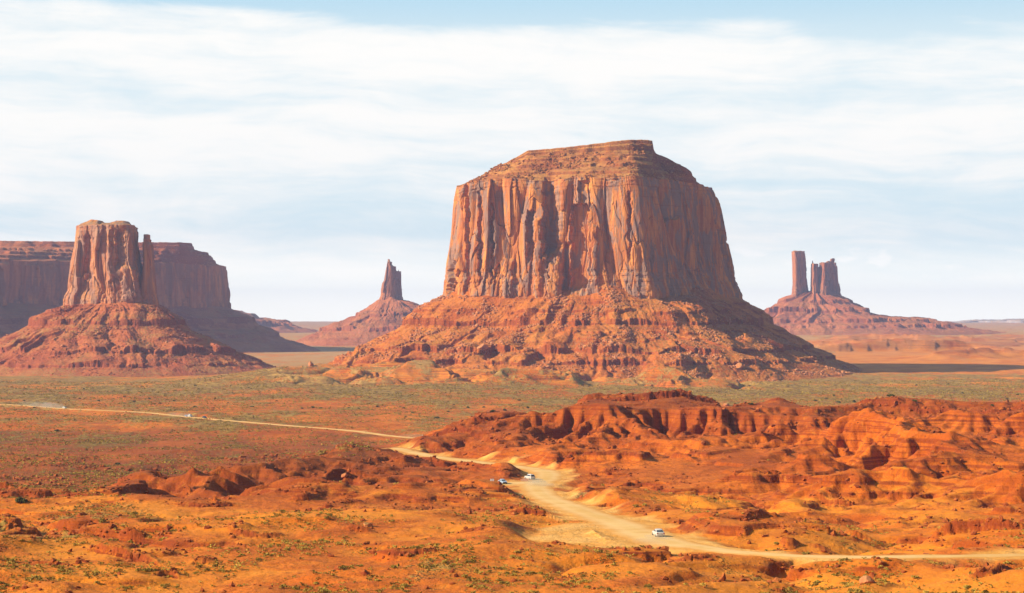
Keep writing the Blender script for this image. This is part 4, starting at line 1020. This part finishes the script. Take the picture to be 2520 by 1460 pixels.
# loose rock on the aprons: too much to count
Q = pick(T_BIG[:, 14:335], 10000, 1, lambda P: (P[:, 1] < 2780).astype(float), lambda P: clump(P, 45, 501))
scatter_mesh('rubble', Q, powerlaw(rr_, len(Q), 0.5, 2.3), ICV, ICF, M_BOULDER, seed=2)
Q = pick(T_MIT[:, 14:248], 3500, 3, lambda P: (P[:, 1] < 3060).astype(float), lambda P: clump(P, 45, 511))
scatter_mesh('rubble', Q, powerlaw(rr_, len(Q), 0.5, 1.7), ICV, ICF, M_TALM, seed=4)
capV = np.array([v.co[:] for v in next(o for o in big.children if o.name.startswith('cap_rock')).data.vertices]) if False else None
Q = pick(CAP_BIG[:, 3:80], 3500, 9, lambda P: (P[:, 1] < 2790).astype(float), lambda P: clump(P, 30, 521))
scatter_mesh('rubble', Q, powerlaw(rr_, len(Q), 0.5, 2.4), ICV, ICF, M_CAP, seed=12)
# boulders big enough to pick out
Q = pick(T_BIG[:, 16:300], 900, 5, lambda P: (P[:, 1] < 2760).astype(float), lambda P: clump(P, 45, 501))
px_ = CX + F * Q[:, 0] / Q[:, 1]; py_ = HY - F * Q[:, 2] / Q[:, 1]
Q = Q[(px_ > 820) & (px_ < 2080)][:190]
sz = np.sort(powerlaw(rr_, len(Q), 1.8, 4.6, 2.6))[::-1]
where = (('above the upper ledge of the large butte talus', lambda q: q > -18), ('between the ledges on the large butte talus', lambda q: q > -48), ('low on the talus foot of the large butte', lambda q: True))
for q, s in zip(Q, sz):
    w = next(k for k, f in where if f(q[2]))
    put_rock(q[0], q[1], q[2], s, 'orange sandstone boulder resting ' + w, 'boulders ' + w)
Q = pick(T_MIT[:, 16:220], 400, 7, lambda P: (P[:, 1] < 3030).astype(float), lambda P: clump(P, 45, 511))
px_ = CX + F * Q[:, 0] / Q[:, 1]
Q = Q[(px_ > 5) & (px_ < 640)][:70]
for q, s in zip(Q, powerlaw(rr_, len(Q), 1.6, 3.4, 2.6)):
    put_rock(q[0], q[1], q[2], s, 'reddish boulder on the scrubby talus under the mitten butte', 'boulders under the mitten butte')
for px, py, s, lab in ((765, 902, 6.0, 'square red rock block standing alone on the ridge left of the large butte'),
                       (1788, 999, 3.2, 'dark rock block beside the right end of the capped ridge'),
                       (2135, 1437, 1.35, 'round red boulder half buried in the sand at the bottom right'),
                       (848, 1178, 1.4, 'lone boulder on the dark red slope left of the road'),
                       (1188, 858, 7.5, 'largest pale boulder halfway down the left talus of the large butte'),
                       (1818, 905, 7.0, 'pale boulder below the lower ledge at the right foot of the large butte'),
                       (905, 1298, 1.1, 'dark rock at the end of a small ledge in the left foreground'),
                       (1040, 845, 5.5, 'long slab of rock on the left edge of the large butte talus')):
    if 820 < py < 906 and px > 1000:
        Pv = T_BIG[:, 14:].reshape(-1, 3); e = np.hypot(CX + F * Pv[:, 0] / Pv[:, 1] - px, HY - F * Pv[:, 2] / Pv[:, 1] - py) + np.where(Pv[:, 1] > 2800, 1e3, 0)
        x, y, z = Pv[np.argmin(e)]
    else: x, y, z = hit(px, py)
    put_rock(x, y, z, s, lab)
# broken stone along the ledges of the foreground
N = 72000
yy = rr_.uniform(275, 1000, N); xx = (rr_.uniform(-250, 2800, N) - CX) / F * yy
w = field(RK, xx, yy - 1.5) + field(RK, xx, yy + 1.0)
s_ = field(SAND, xx, yy)
k = (rr_.uniform(0, 1, N) < 0.9 * np.clip(w, 0, 1) + 0.012 + 0.03 * field(shale, xx, yy)) & (s_ < 0.2)
xx, yy = xx[k], yy[k]
M_STONE = talus_material('red ledge stone', (0.36, 0.085, 0.018), (0.46, 0.13, 0.026), (0.22, 0.045, 0.012), (0.36, 0.14, 0.03), 0.2, 4.0)
scatter_mesh('rubble', np.stack([xx, yy, height(xx, yy)], -1), powerlaw(rr_, len(xx), 0.16, 0.8, 2.0) * (1 + 0.6 * sstep(500, 900, yy)), ICV, ICF, M_STONE, seed=6)
print('rocks', len(xx), round(time.time() - T0, 1))

# ------------------------------------------------------------------ shrubs
def bush_data(seed, leaves, size=0.32, core=True):
    """a rounded tuft of leaf faces"""
    r = np.random.default_rng(seed); V, Fc = [], []
    lobes = [(r.uniform(-0.5, 0.5), r.uniform(-0.5, 0.5), r.uniform(0.15, 0.45), r.uniform(0.35, 0.6)) for _ in range(5)]
    for i in range(leaves):
        lx, ly, lz, lr = lobes[r.integers(5)]
        d = r.normal(size=3); d /= np.linalg.norm(d); d[2] = abs(d[2]) * 0.9 - 0.1
        c = np.array([lx, ly, lz]) + d * lr * r.uniform(0.7, 1.05); c[2] = max(c[2], 0.0)
        a = r.normal(size=3); a /= np.linalg.norm(a); b = np.cross(a, d + 0.3 * r.normal(size=3)); b /= np.linalg.norm(b) + 1e-6
        s = size * r.uniform(0.6, 1.3); k = len(V)
        V += [c - a * s * 0.5, c + b * s * 0.6 + d * s * 0.2, c + a * s * 0.5, c - b * s * 0.45 + d * s * 0.1]
        Fc += [[k, k + 1, k + 2], [k, k + 2, k + 3]]
    return np.array(V), np.array(Fc)
def bush_mesh(name, seed, leaves, mat, size=0.3):
    v, f = bush_data(seed, leaves, size); me = mesh_of(name, v, None, f, smooth=False); me.materials.append(mat); return me
SHRUBS = [bush_mesh('shrub', 300 + k, 150, M_BUSH, 0.26) for k in range(6)]
JUNIS = [bush_mesh('juniper', 340 + k, 260, M_JUNI, 0.24) for k in range(5)]
def put_bush(x, y, z, s, kind, label, group=None, tall=1.0):
    o = bpy.data.objects.new('juniper_bush' if kind == 'j' else 'shrub', random.choice(JUNIS if kind == 'j' else SHRUBS)); COL.objects.link(o)
    o.location = (x, y, z - 0.05 * s); o.scale = (s * random.uniform(0.85, 1.25), s * random.uniform(0.85, 1.2), s * tall * random.uniform(0.8, 1.15)); o.rotation_euler = (0, 0, random.uniform(0, 6.28))
    o['label'] = label; o['category'] = 'bush'
    if group: o['group'] = group
    return o
# dark junipers dotted over the valley: where the photograph shows them
J = [(85, 1002), (197, 979), (307, 974), (338, 1003), (368, 981), (393, 992), (430, 985), (481, 947), (743, 1004), (771, 1002), (22, 1032), (331, 987), (205, 956), (292, 1142), (170, 985), (242, 985),
     (770, 1000), (790, 1003), (858, 1003), (882, 1004), (995, 1003), (1017, 1015), (1076, 1027), (999, 1026), (1102, 1012), (1117, 994), (1190, 1001), (1210, 1011), (1244, 1009), (1277, 985), (1330, 995), (1300, 1002), (1150, 1002),
     (2254, 947), (2322, 961), (2334, 944), (2369, 967), (2505, 970), (2480, 981), (1850, 995), (2440, 1000), (2190, 975), (2250, 985), (560, 990), (620, 1000), (680, 985), (140, 1060), (60, 985), (480, 1000), (930, 1000)]
for px, py in J:
    x, y, z = hit(px, py + 3)
    put_bush(x, y, z, random.uniform(1.3, 2.3), 'j', 'dark green juniper bush dotted on the pale valley floor beyond the red hills', 'junipers on the valley floor')
for px, py, s, lab in ((2062, 990, 3.0, 'largest round juniper in the gap between the red hills on the right'), (2104, 988, 2.8, 'wide juniper just right of the largest one in the gap between red hills'),
                       (2008, 985, 2.2, 'juniper at the left of the gap between the red hills'), (2032, 980, 1.8, 'small juniper between two bigger ones in the gap of the red hills'), (2051, 972, 1.9, 'juniper farthest back in the gap between the red hills'),
                       (47, 1236, 2.3, 'big green bush at the foot of the dark ledge on the left edge')):
    x, y, z = hit(px, py + 3); put_bush(x, y, z, s, 'j', lab)
for px, py, s, lab in ((1563, 1248, 1.1, 'wide olive bush on the sand just right of the road bend'), (1587, 1247, 0.8, 'smaller olive bush next to the wide one right of the road bend'),
                       (1912, 1342, 0.75, 'round green bush on the sand above the right stretch of road'), (2252, 1428, 0.8, 'dark green bush on bare sand right of the buried boulder'),
                       (560, 1428, 0.5, 'green tuft on the smooth orange sand at the bottom left'), (250, 1288, 1.2, 'pale sage bush beside the small ledge on the left flats'), (330, 1270, 1.2, 'grey green sage bush below the dark left ridge')):
    x, y, z = hit(px, py); put_bush(x, y, z, s, 's', lab)
# shrubs of the foreground: the largest as things, the mass of small tufts as ground cover
N = 88000
yy = 268 * (1000 / 268) ** rr_.uniform(0, 1, N); xx = (rr_.uniform(-350, 2900, N) - CX) / F * yy
patch = 0.5 * fbm(xx / 26, yy / 40, 3, 601) + 0.35 * fbm(xx / 7, yy / 10, 2, 607)
vg = field(veg, xx, yy); flat = 1 - np.clip(field(AMP, xx, yy) - 0.65, 0, 1) * 0.75
pxs = CX + F * xx / yy
dens = sstep(0.02, 0.5, patch + 0.9 * (vg - 0.15)) * flat * (1 - field(SAND, xx, yy)) * (0.35 + 1.1 * sstep(0.05, 0.33, vg)) * 0.85
k = (rr_.uniform(0, 1, N) < dens) & (field(SAND, xx, yy) < 0.25)
xx, yy = xx[k], yy[k]; zz = height(xx, yy)
s = powerlaw(rr_, len(xx), 0.15, 0.72, 2.2)
ok, px_, py_ = seen(xx, yy, zz + 0.2)
rank = np.where(ok, s / yy, 0) * rr_.uniform(0.75, 1.25, len(xx))
order = np.argsort(-rank)
ind, rest = order[:235], order[235:]
def shrub_where(px, py):
    if py > 1340: return ('on open sand %s the road loop' % ('left of' if px < 1350 else 'right of'))
    if px < 900: return 'on sandy flats below the dark left ridge'
    if px < 1400: return 'on rough red ground left of the road'
    return 'on sand among the badlands right of the road'
for i in ind:
    w = shrub_where(px_[i], py_[i])
    put_bush(xx[i], yy[i], zz[i], s[i] * 1.05, 's', 'small yellow green desert shrub ' + w, 'small shrubs ' + w)
TV, TF = bush_data(77, 14, 0.55)
scatter_mesh('ground_cover', np.stack([xx[rest], yy[rest], zz[rest]], -1), s[rest], TV, TF, M_BUSH, (0.7, 1.2), 0.12, 8, 0.0)
print('shrubs', len(rest), round(time.time() - T0, 1))
# scrub of the valley: low clumps out to the foot of the buttes
N = 200000
yy = 660 * (2500 / 660) ** rr_.uniform(0, 1, N); xx = (rr_.uniform(-250, 2800, N) - CX) / F * yy
vg = field(veg, xx, yy); patch = fbm(xx / 90, yy / 60, 4, 621, 0.6)
k = (rr_.uniform(0, 1, N) < sstep(-0.35, 0.45, patch + 1.1 * (vg - 0.5)) * sstep(0.2, 0.4, vg)) & ((yy > 940) | (xx / yy * F + CX < 980)) & (field(SAND, xx, yy) < 0.1)
xx, yy = xx[k], yy[k]
SV, SF = bush_data(78, 7, 0.8)
scatter_mesh('ground_cover', np.stack([xx, yy, height(xx, yy)], -1), powerlaw(rr_, len(xx), 0.35, 1.5, 2.2) * (0.8 + 0.4 * sstep(1200, 2200, yy)), SV, SF, M_BUSH, (0.5, 0.9), 0.12, 9, 0.0)
print('scrub', len(xx), round(time.time() - T0, 1))

# ------------------------------------------------------------------ cars
M_WHITE = plain('white car paint', (0.56, 0.52, 0.46), 0.3, 0.5, 0.0, 0.04)
M_SILV = plain('silver blue car paint', (0.42, 0.50, 0.58), 0.28, 0.5, 0.3, 0.05)
M_DARKC = plain('dark car paint', (0.05, 0.055, 0.07), 0.3, 0.5, 0.1, 0.05)
M_LILAC = plain('grey lilac car paint', (0.34, 0.33, 0.42), 0.3, 0.5, 0.2, 0.05)
M_GLASS = plain('dark car glass', (0.025, 0.035, 0.045), 0.08, 0.6, 0.0, 0.05)
M_TYRE = plain('tyre rubber', (0.03, 0.028, 0.026), 0.9, 0.2)
M_RIM = plain('alloy rim', (0.45, 0.44, 0.42), 0.35, 0.5, 0.8)
M_RED = plain('tail lamp red', (0.35, 0.02, 0.015), 0.25, 0.5)
M_LAMP = plain('head lamp glass', (0.72, 0.74, 0.72), 0.15, 0.6)
M_TRIM = plain('black plastic trim', (0.05, 0.045, 0.042), 0.7, 0.3)
M_PLATE = plain('plate metal', (0.60, 0.58, 0.52), 0.5, 0.3)
def loft(name, secs, mat, parent, bev=0.0):
    k = len(secs[0]); V = np.array(secs).reshape(-1, 3)
    bm = bmesh.new(); vs = [bm.verts.new(v) for v in V]
    for i in range(len(secs) - 1):
        for j in range(k): bm.faces.new([vs[i * k + j], vs[i * k + (j + 1) % k], vs[(i + 1) * k + (j + 1) % k], vs[(i + 1) * k + j]])
    bm.faces.new(vs[:k][::-1]); bm.faces.new(vs[-k:])
    bmesh.ops.recalc_face_normals(bm, faces=bm.faces)
    if bev: bmesh.ops.bevel(bm, geom=list(bm.edges), offset=bev, segments=2, affect='EDGES', clamp_overlap=True)
    me = bpy.data.meshes.new(name); bm.to_mesh(me); bm.free(); me.shade_smooth()
    me.set_sharp_from_angle(angle=R(38))
    return link(name, me, mat, parent)
def box(name, c, s, mat, parent, bev=0.015):
    bm = bmesh.new(); bmesh.ops.create_cube(bm, size=1)
    for v in bm.verts: v.co = Vector((v.co.x * s[0] + c[0], v.co.y * s[1] + c[1], v.co.z * s[2] + c[2]))
    if bev: bmesh.ops.bevel(bm, geom=list(bm.edges), offset=bev, segments=2, affect='EDGES', clamp_overlap=True)
    me = bpy.data.meshes.new(name); bm.to_mesh(me); bm.free(); return link(name, me, mat, parent)
def lathe_x(name, c, prof, mat, parent, n=24):
    V = [[(c[0] + px, c[1] + r * math.cos(a), c[2] + r * math.sin(a)) for (px, r) in prof] for a in np.linspace(0, 2 * math.pi, n, endpoint=False)]
    k = len(prof); me = mesh_of(name, V, grid_faces(n, k, True)); return link(name, me, mat, parent)
KINDS_ = { # length, width, belt, height, nose height, (belt front, roof front, roof back, belt back) along y, tail height
    'sedan': (4.6, 1.84, 0.95, 1.46, 0.78, (1.05, 0.35, -0.95, -1.70), 0.98),
    'suv': (4.7, 1.92, 1.08, 1.78, 0.95, (1.15, 0.55, -1.85, -2.22), 1.08),
    'van': (5.2, 2.0, 1.15, 2.15, 1.05, (2.10, 1.55, -2.35, -2.55), 1.15),
}
def make_car(kind, paint, label, loc, rz, group='cars on the dirt road'):
    L, W, belt, Ht, nose, (b0, r0, r1, b1), tail = KINDS_[kind]
    root = empty({'sedan': 'sedan_car', 'suv': 'suv_car', 'van': 'van'}[kind], loc, rz, label=label, category='van' if kind == 'van' else 'car', group=group)
    h = L / 2; w = W / 2
    def sec(y, ww, zb, zt): return [(-ww * 0.90, y, zb), (-ww, y, zb + 0.14), (-ww, y, (zb + zt) / 2 + 0.05), (-ww * 0.965, y, zt - 0.09), (-ww * 0.86, y, zt), (0, y, zt + 0.03),
                                    (ww * 0.86, y, zt), (ww * 0.965, y, zt - 0.09), (ww, y, (zb + zt) / 2 + 0.05), (ww, y, zb + 0.14), (ww * 0.90, y, zb), (0, y, zb - 0.02)]
    st = [(h, 0.80, 0.36, nose - 0.16), (h - 0.10, 0.92, 0.28, nose), (h - 0.45, 0.99, 0.24, nose + 0.08), (b0, 1.0, 0.24, belt - 0.02), (0, 1.0, 0.24, belt), (b1 + 0.05 if b1 > -h + 0.3 else -h + 0.5, 1.0, 0.24, belt),
          (-h + 0.42, 0.99, 0.25, tail), (-h + 0.10, 0.94, 0.28, tail - 0.03), (-h, 0.86, 0.36, tail - 0.14)]
    loft('body', [sec(y, w * a, zb, zt) for y, a, zb, zt in st], paint, root)
    wb, wr = w * 0.93, w * 0.74
    def hoop(z, f, ww):
        y0, y1 = b0 + (r0 - b0) * f, b1 + (r1 - b1) * f
        return [(-ww, y1 + 0.12, z), (-ww * 0.82, y1, z), (ww * 0.82, y1, z), (ww, y1 + 0.12, z), (ww, y0 - 0.2, z), (ww * 0.80, y0, z), (-ww * 0.80, y0, z), (-ww, y0 - 0.2, z)]
    zc, wc = (lambda f: belt - 0.03 + (Ht - 0.07 - belt) * f), (lambda f: wb + (wr - wb) * f)
    loft('cabin', [hoop(zc(f), f, wc(f)) for f in (0, 0.45, 0.92)] + [hoop(Ht - 0.03, 1.02, wc(1.0) * 0.97), hoop(Ht + 0.01, 1.10, wr * 0.6)], paint, root)
    g0, g1 = 0.10, 0.84
    def quad(name, pts, nrm):
        n_ = Vector(nrm).normalized(); P = [Vector(p) for p in pts]
        V = [tuple(p + n_ * 0.022) for p in P] + [tuple(p - n_ * 0.03) for p in P]
        me = mesh_of(name, V, [[0, 1, 2, 3], [0, 4, 5, 1], [1, 5, 6, 2], [2, 6, 7, 3], [3, 7, 4, 0]], smooth=False); return link(name, me, M_GLASS, root)
    def yz(f, front):
        return ((b0 + (r0 - b0) * f) if front else (b1 + (r1 - b1) * f)), belt - 0.03 + (Ht - 0.07 - belt) * f
    for front, nm in ((True, 'windshield'), (False, 'rear_window')):
        y0, z0 = yz(g0, front); y1, z1 = yz(g1, front)
        a0, a1 = wb * 0.80, wr * 0.86
        dy, dz = y1 - y0, z1 - z0
        nrm = (0, dz, -dy) if front else (0, -dz, dy)
        quad(nm, [(-a0, y0, z0), (a0, y0, z0), (a1, y1, z1), (-a1, y1, z1)], nrm)
    for sx in (-1, 1):
        yA0, zA = yz(g0 + 0.03, True); yA1, zB = yz(g1, True); yB0, _ = yz(g0 + 0.03, False); yB1, _ = yz(g1, False)
        f0, f1 = wc(g0 + 0.03) , wc(g1)
        n_ = 2 if kind == 'sedan' else 3
        for i in range(n_):
            ta, tb = (i + 0.05) / n_, (i + 0.93) / n_
            lo0, lo1 = yA0 - 0.30, yB0 + 0.22; up0, up1 = yA1 - 0.28, yB1 + 0.2
            q = [(sx * f0, lo0 + (lo1 - lo0) * ta, zA), (sx * f0, lo0 + (lo1 - lo0) * tb, zA), (sx * f1, up0 + (up1 - up0) * tb, zB), (sx * f1, up0 + (up1 - up0) * ta, zB)]
            quad('side_window', q, (sx, 0, 0.25))
        box('headlight', (sx * w * 0.66, h - 0.07, nose - 0.13), (0.36, 0.16, 0.14), M_LAMP, root)
        box('taillight', (sx * w * 0.76, -h + 0.05, tail - 0.20), (0.30, 0.14, 0.18), M_RED, root)
        box('side_mirror', (sx * (w + 0.06), b0 - 0.35, belt + 0.06), (0.20, 0.10, 0.14), paint, root, 0.03)
        for yw in (h - 0.92, -h + 0.98):
            tr = 0.34 if kind == 'sedan' else 0.38
            t_ = lathe_x('wheel', (sx * (w - 0.10), yw, tr), [(-0.11, 0.20), (-0.115, tr - 0.05), (-0.08, tr), (0.08, tr), (0.115, tr - 0.05), (0.11, 0.20)], M_TYRE, root)
            lathe_x('rim', (sx * (w - 0.10), yw, tr), [(sx * 0.05, 0.0), (sx * 0.105, 0.05), (sx * 0.075, 0.12), (sx * 0.095, 0.205), (sx * 0.02, 0.23)], M_RIM, t_)
    box('front_bumper', (0, h - 0.02, 0.42), (W * 0.84, 0.14, 0.20), M_TRIM, root, 0.03)
    box('rear_bumper', (0, -h + 0.02, 0.44), (W * 0.84, 0.14, 0.20), M_TRIM if kind != 'sedan' else paint, root, 0.03)
    box('grille', (0, h - 0.045, nose - 0.20), (W * 0.42, 0.10, 0.12), M_TRIM, root, 0.02)
    box('license_plate', (0, -h - 0.045, 0.68), (0.32, 0.02, 0.16), M_PLATE, root, 0.0)
    return root
def place(px, py): 
    x, y, z = hit(px, py); return (x, y, z + 0.10)
make_car('sedan', M_WHITE, 'white car seen from behind, driving up the wide near bend of the dirt road', place(1620, 1321), R(8))
make_car('suv', M_WHITE, 'white off-road car raising dust just past the pull-out', place(1304, 1181), R(28))
make_car('sedan', M_SILV, 'silver blue car with dark windows parked at the pull-out beside the sign', place(1237, 1191), R(200))
def far_place(px, k=0.0):
    i = np.argmin(np.abs(CX + F * RC3[:, 0] / RC3[:, 1] - px)); c = RC3[i]; t = RC3[min(i + 1, len(RC3) - 1)] - RC3[max(i - 1, 0)]
    return (c[0], c[1], float(height(c[0], c[1])) + 0.1), math.atan2(t[1], t[0])
for kind, paint, px, lab, flip in (('van', M_WHITE, 1042, 'white van on the far road where it meets the red hills', 1), ('van', M_WHITE, 468, 'white van close behind a lilac car halfway along the far road', 1),
                                   ('sedan', M_LILAC, 458, 'grey lilac car right beside the white van on the far road', 1), ('suv', M_DARKC, 505, 'dark off-road car ahead of the white van on the far road', 1),
                                   ('suv', M_WHITE, 158, 'white car with a dust trail at the left end of the far road', 1)):
    loc, a = far_place(px); make_car(kind, paint, lab, loc, a + (math.pi / 2 if flip else -math.pi / 2) , 'cars on the far road')
# ------------------------------------------------------------------ sign at the pull-out
sx, sy, sz = hit(1211, 1193)
sg = empty('road_sign', (sx, sy, sz), 0.1, label='small white double panel sign on a thin post left of the parked silver car', category='sign')
M_POST = plain('weathered post', (0.24, 0.15, 0.08), 0.85)
M_SIGN = plain('white sign board', (0.82, 0.80, 0.74), 0.5)
bm = bmesh.new(); bmesh.ops.create_cone(bm, cap_ends=True, segments=10, radius1=0.06, radius2=0.05, depth=1.7)
for v in bm.verts: v.co.z += 0.75
me = bpy.data.meshes.new('post'); bm.to_mesh(me); bm.free(); link('post', me, M_POST, sg)
for q in (-0.29, 0.29): box('sign_panel', (q, -0.085, 1.25), (0.54, 0.04, 0.66), M_SIGN, sg, 0.02)
# ------------------------------------------------------------------ dust raised by the cars
def dust(x, y, z, sx, sy, sz_, dens, rz, label):
    bm = bmesh.new(); bmesh.ops.create_icosphere(bm, subdivisions=4, radius=1.0)
    r = random.random() * 50
    for v in bm.verts:
        f = 1 + 0.28 * float(perlin(np.array([v.co.x * 1.7 + r]), np.array([v.co.y * 1.7 + v.co.z * 1.3]), 701)[0])
        v.co = Vector((v.co.x * sx * f, v.co.y * sy * f, max(v.co.z, -0.2) * sz_ * f))
    me = bpy.data.meshes.new('dust_cloud'); bm.to_mesh(me); bm.free()
    m, n = new_mat('road dust')
    pv = n.node('ShaderNodeVolumePrincipled', {'Color': (1.0, 0.88, 0.68, 1), 'Density': dens, 'Anisotropy': 0.2})
    n.node('ShaderNodeOutputMaterial', {'Volume': pv.outputs[0]})
    o = link('dust_cloud', me, m, kind='stuff'); o.location = (x, y, z + 0.2 * sz_); o.rotation_euler = (0, 0, rz)
for px, py, s_, dn, rz in ((1312, 1187, (3.6, 5.5, 1.3), 0.07, 0.5), (1330, 1196, (4.5, 8, 1.1), 0.035, 0.4), (1620, 1328, (2.8, 5, 0.6), 0.07, 0.2), (1606, 1340, (3.2, 7, 0.6), 0.04, 0.4)):
    x, y, z = hit(px, py); dust(x, y, z, *s_, dn, rz, '')
for px, dn in ((128, 0.022), (100, 0.014), (70, 0.008), (446, 0.012), (1025, 0.010)):
    (x, y, z), a = far_place(px); dust(x, y, z, 22, 6, 4.0 if px < 200 else 2.2, dn, a, '')
print('objects', round(time.time() - T0, 1))
#@@OBJ-END
# ------------------------------------------------------------------ haze
def haze():
    bm = bmesh.new(); bmesh.ops.create_cube(bm, size=1.0)
    me = bpy.data.meshes.new('haze')
    for v in bm.verts:
        v.co = (v.co.x * 19000, 7900 + v.co.y * 18000, 85 + v.co.z * 370)
    bm.to_mesh(me); bm.free()
    m, n = new_mat('haze air')
    pv = n.node('ShaderNodeVolumePrincipled', {'Color': (0.50, 0.62, 1.0, 1), 'Density': HAZE, 'Anisotropy': 0.0})
    n.node('ShaderNodeOutputMaterial', {'Volume': pv.outputs[0]})
    link('haze', me, m, kind='stuff')
HAZE = 4.8e-5
haze()
print('done', round(time.time() - T0, 1))
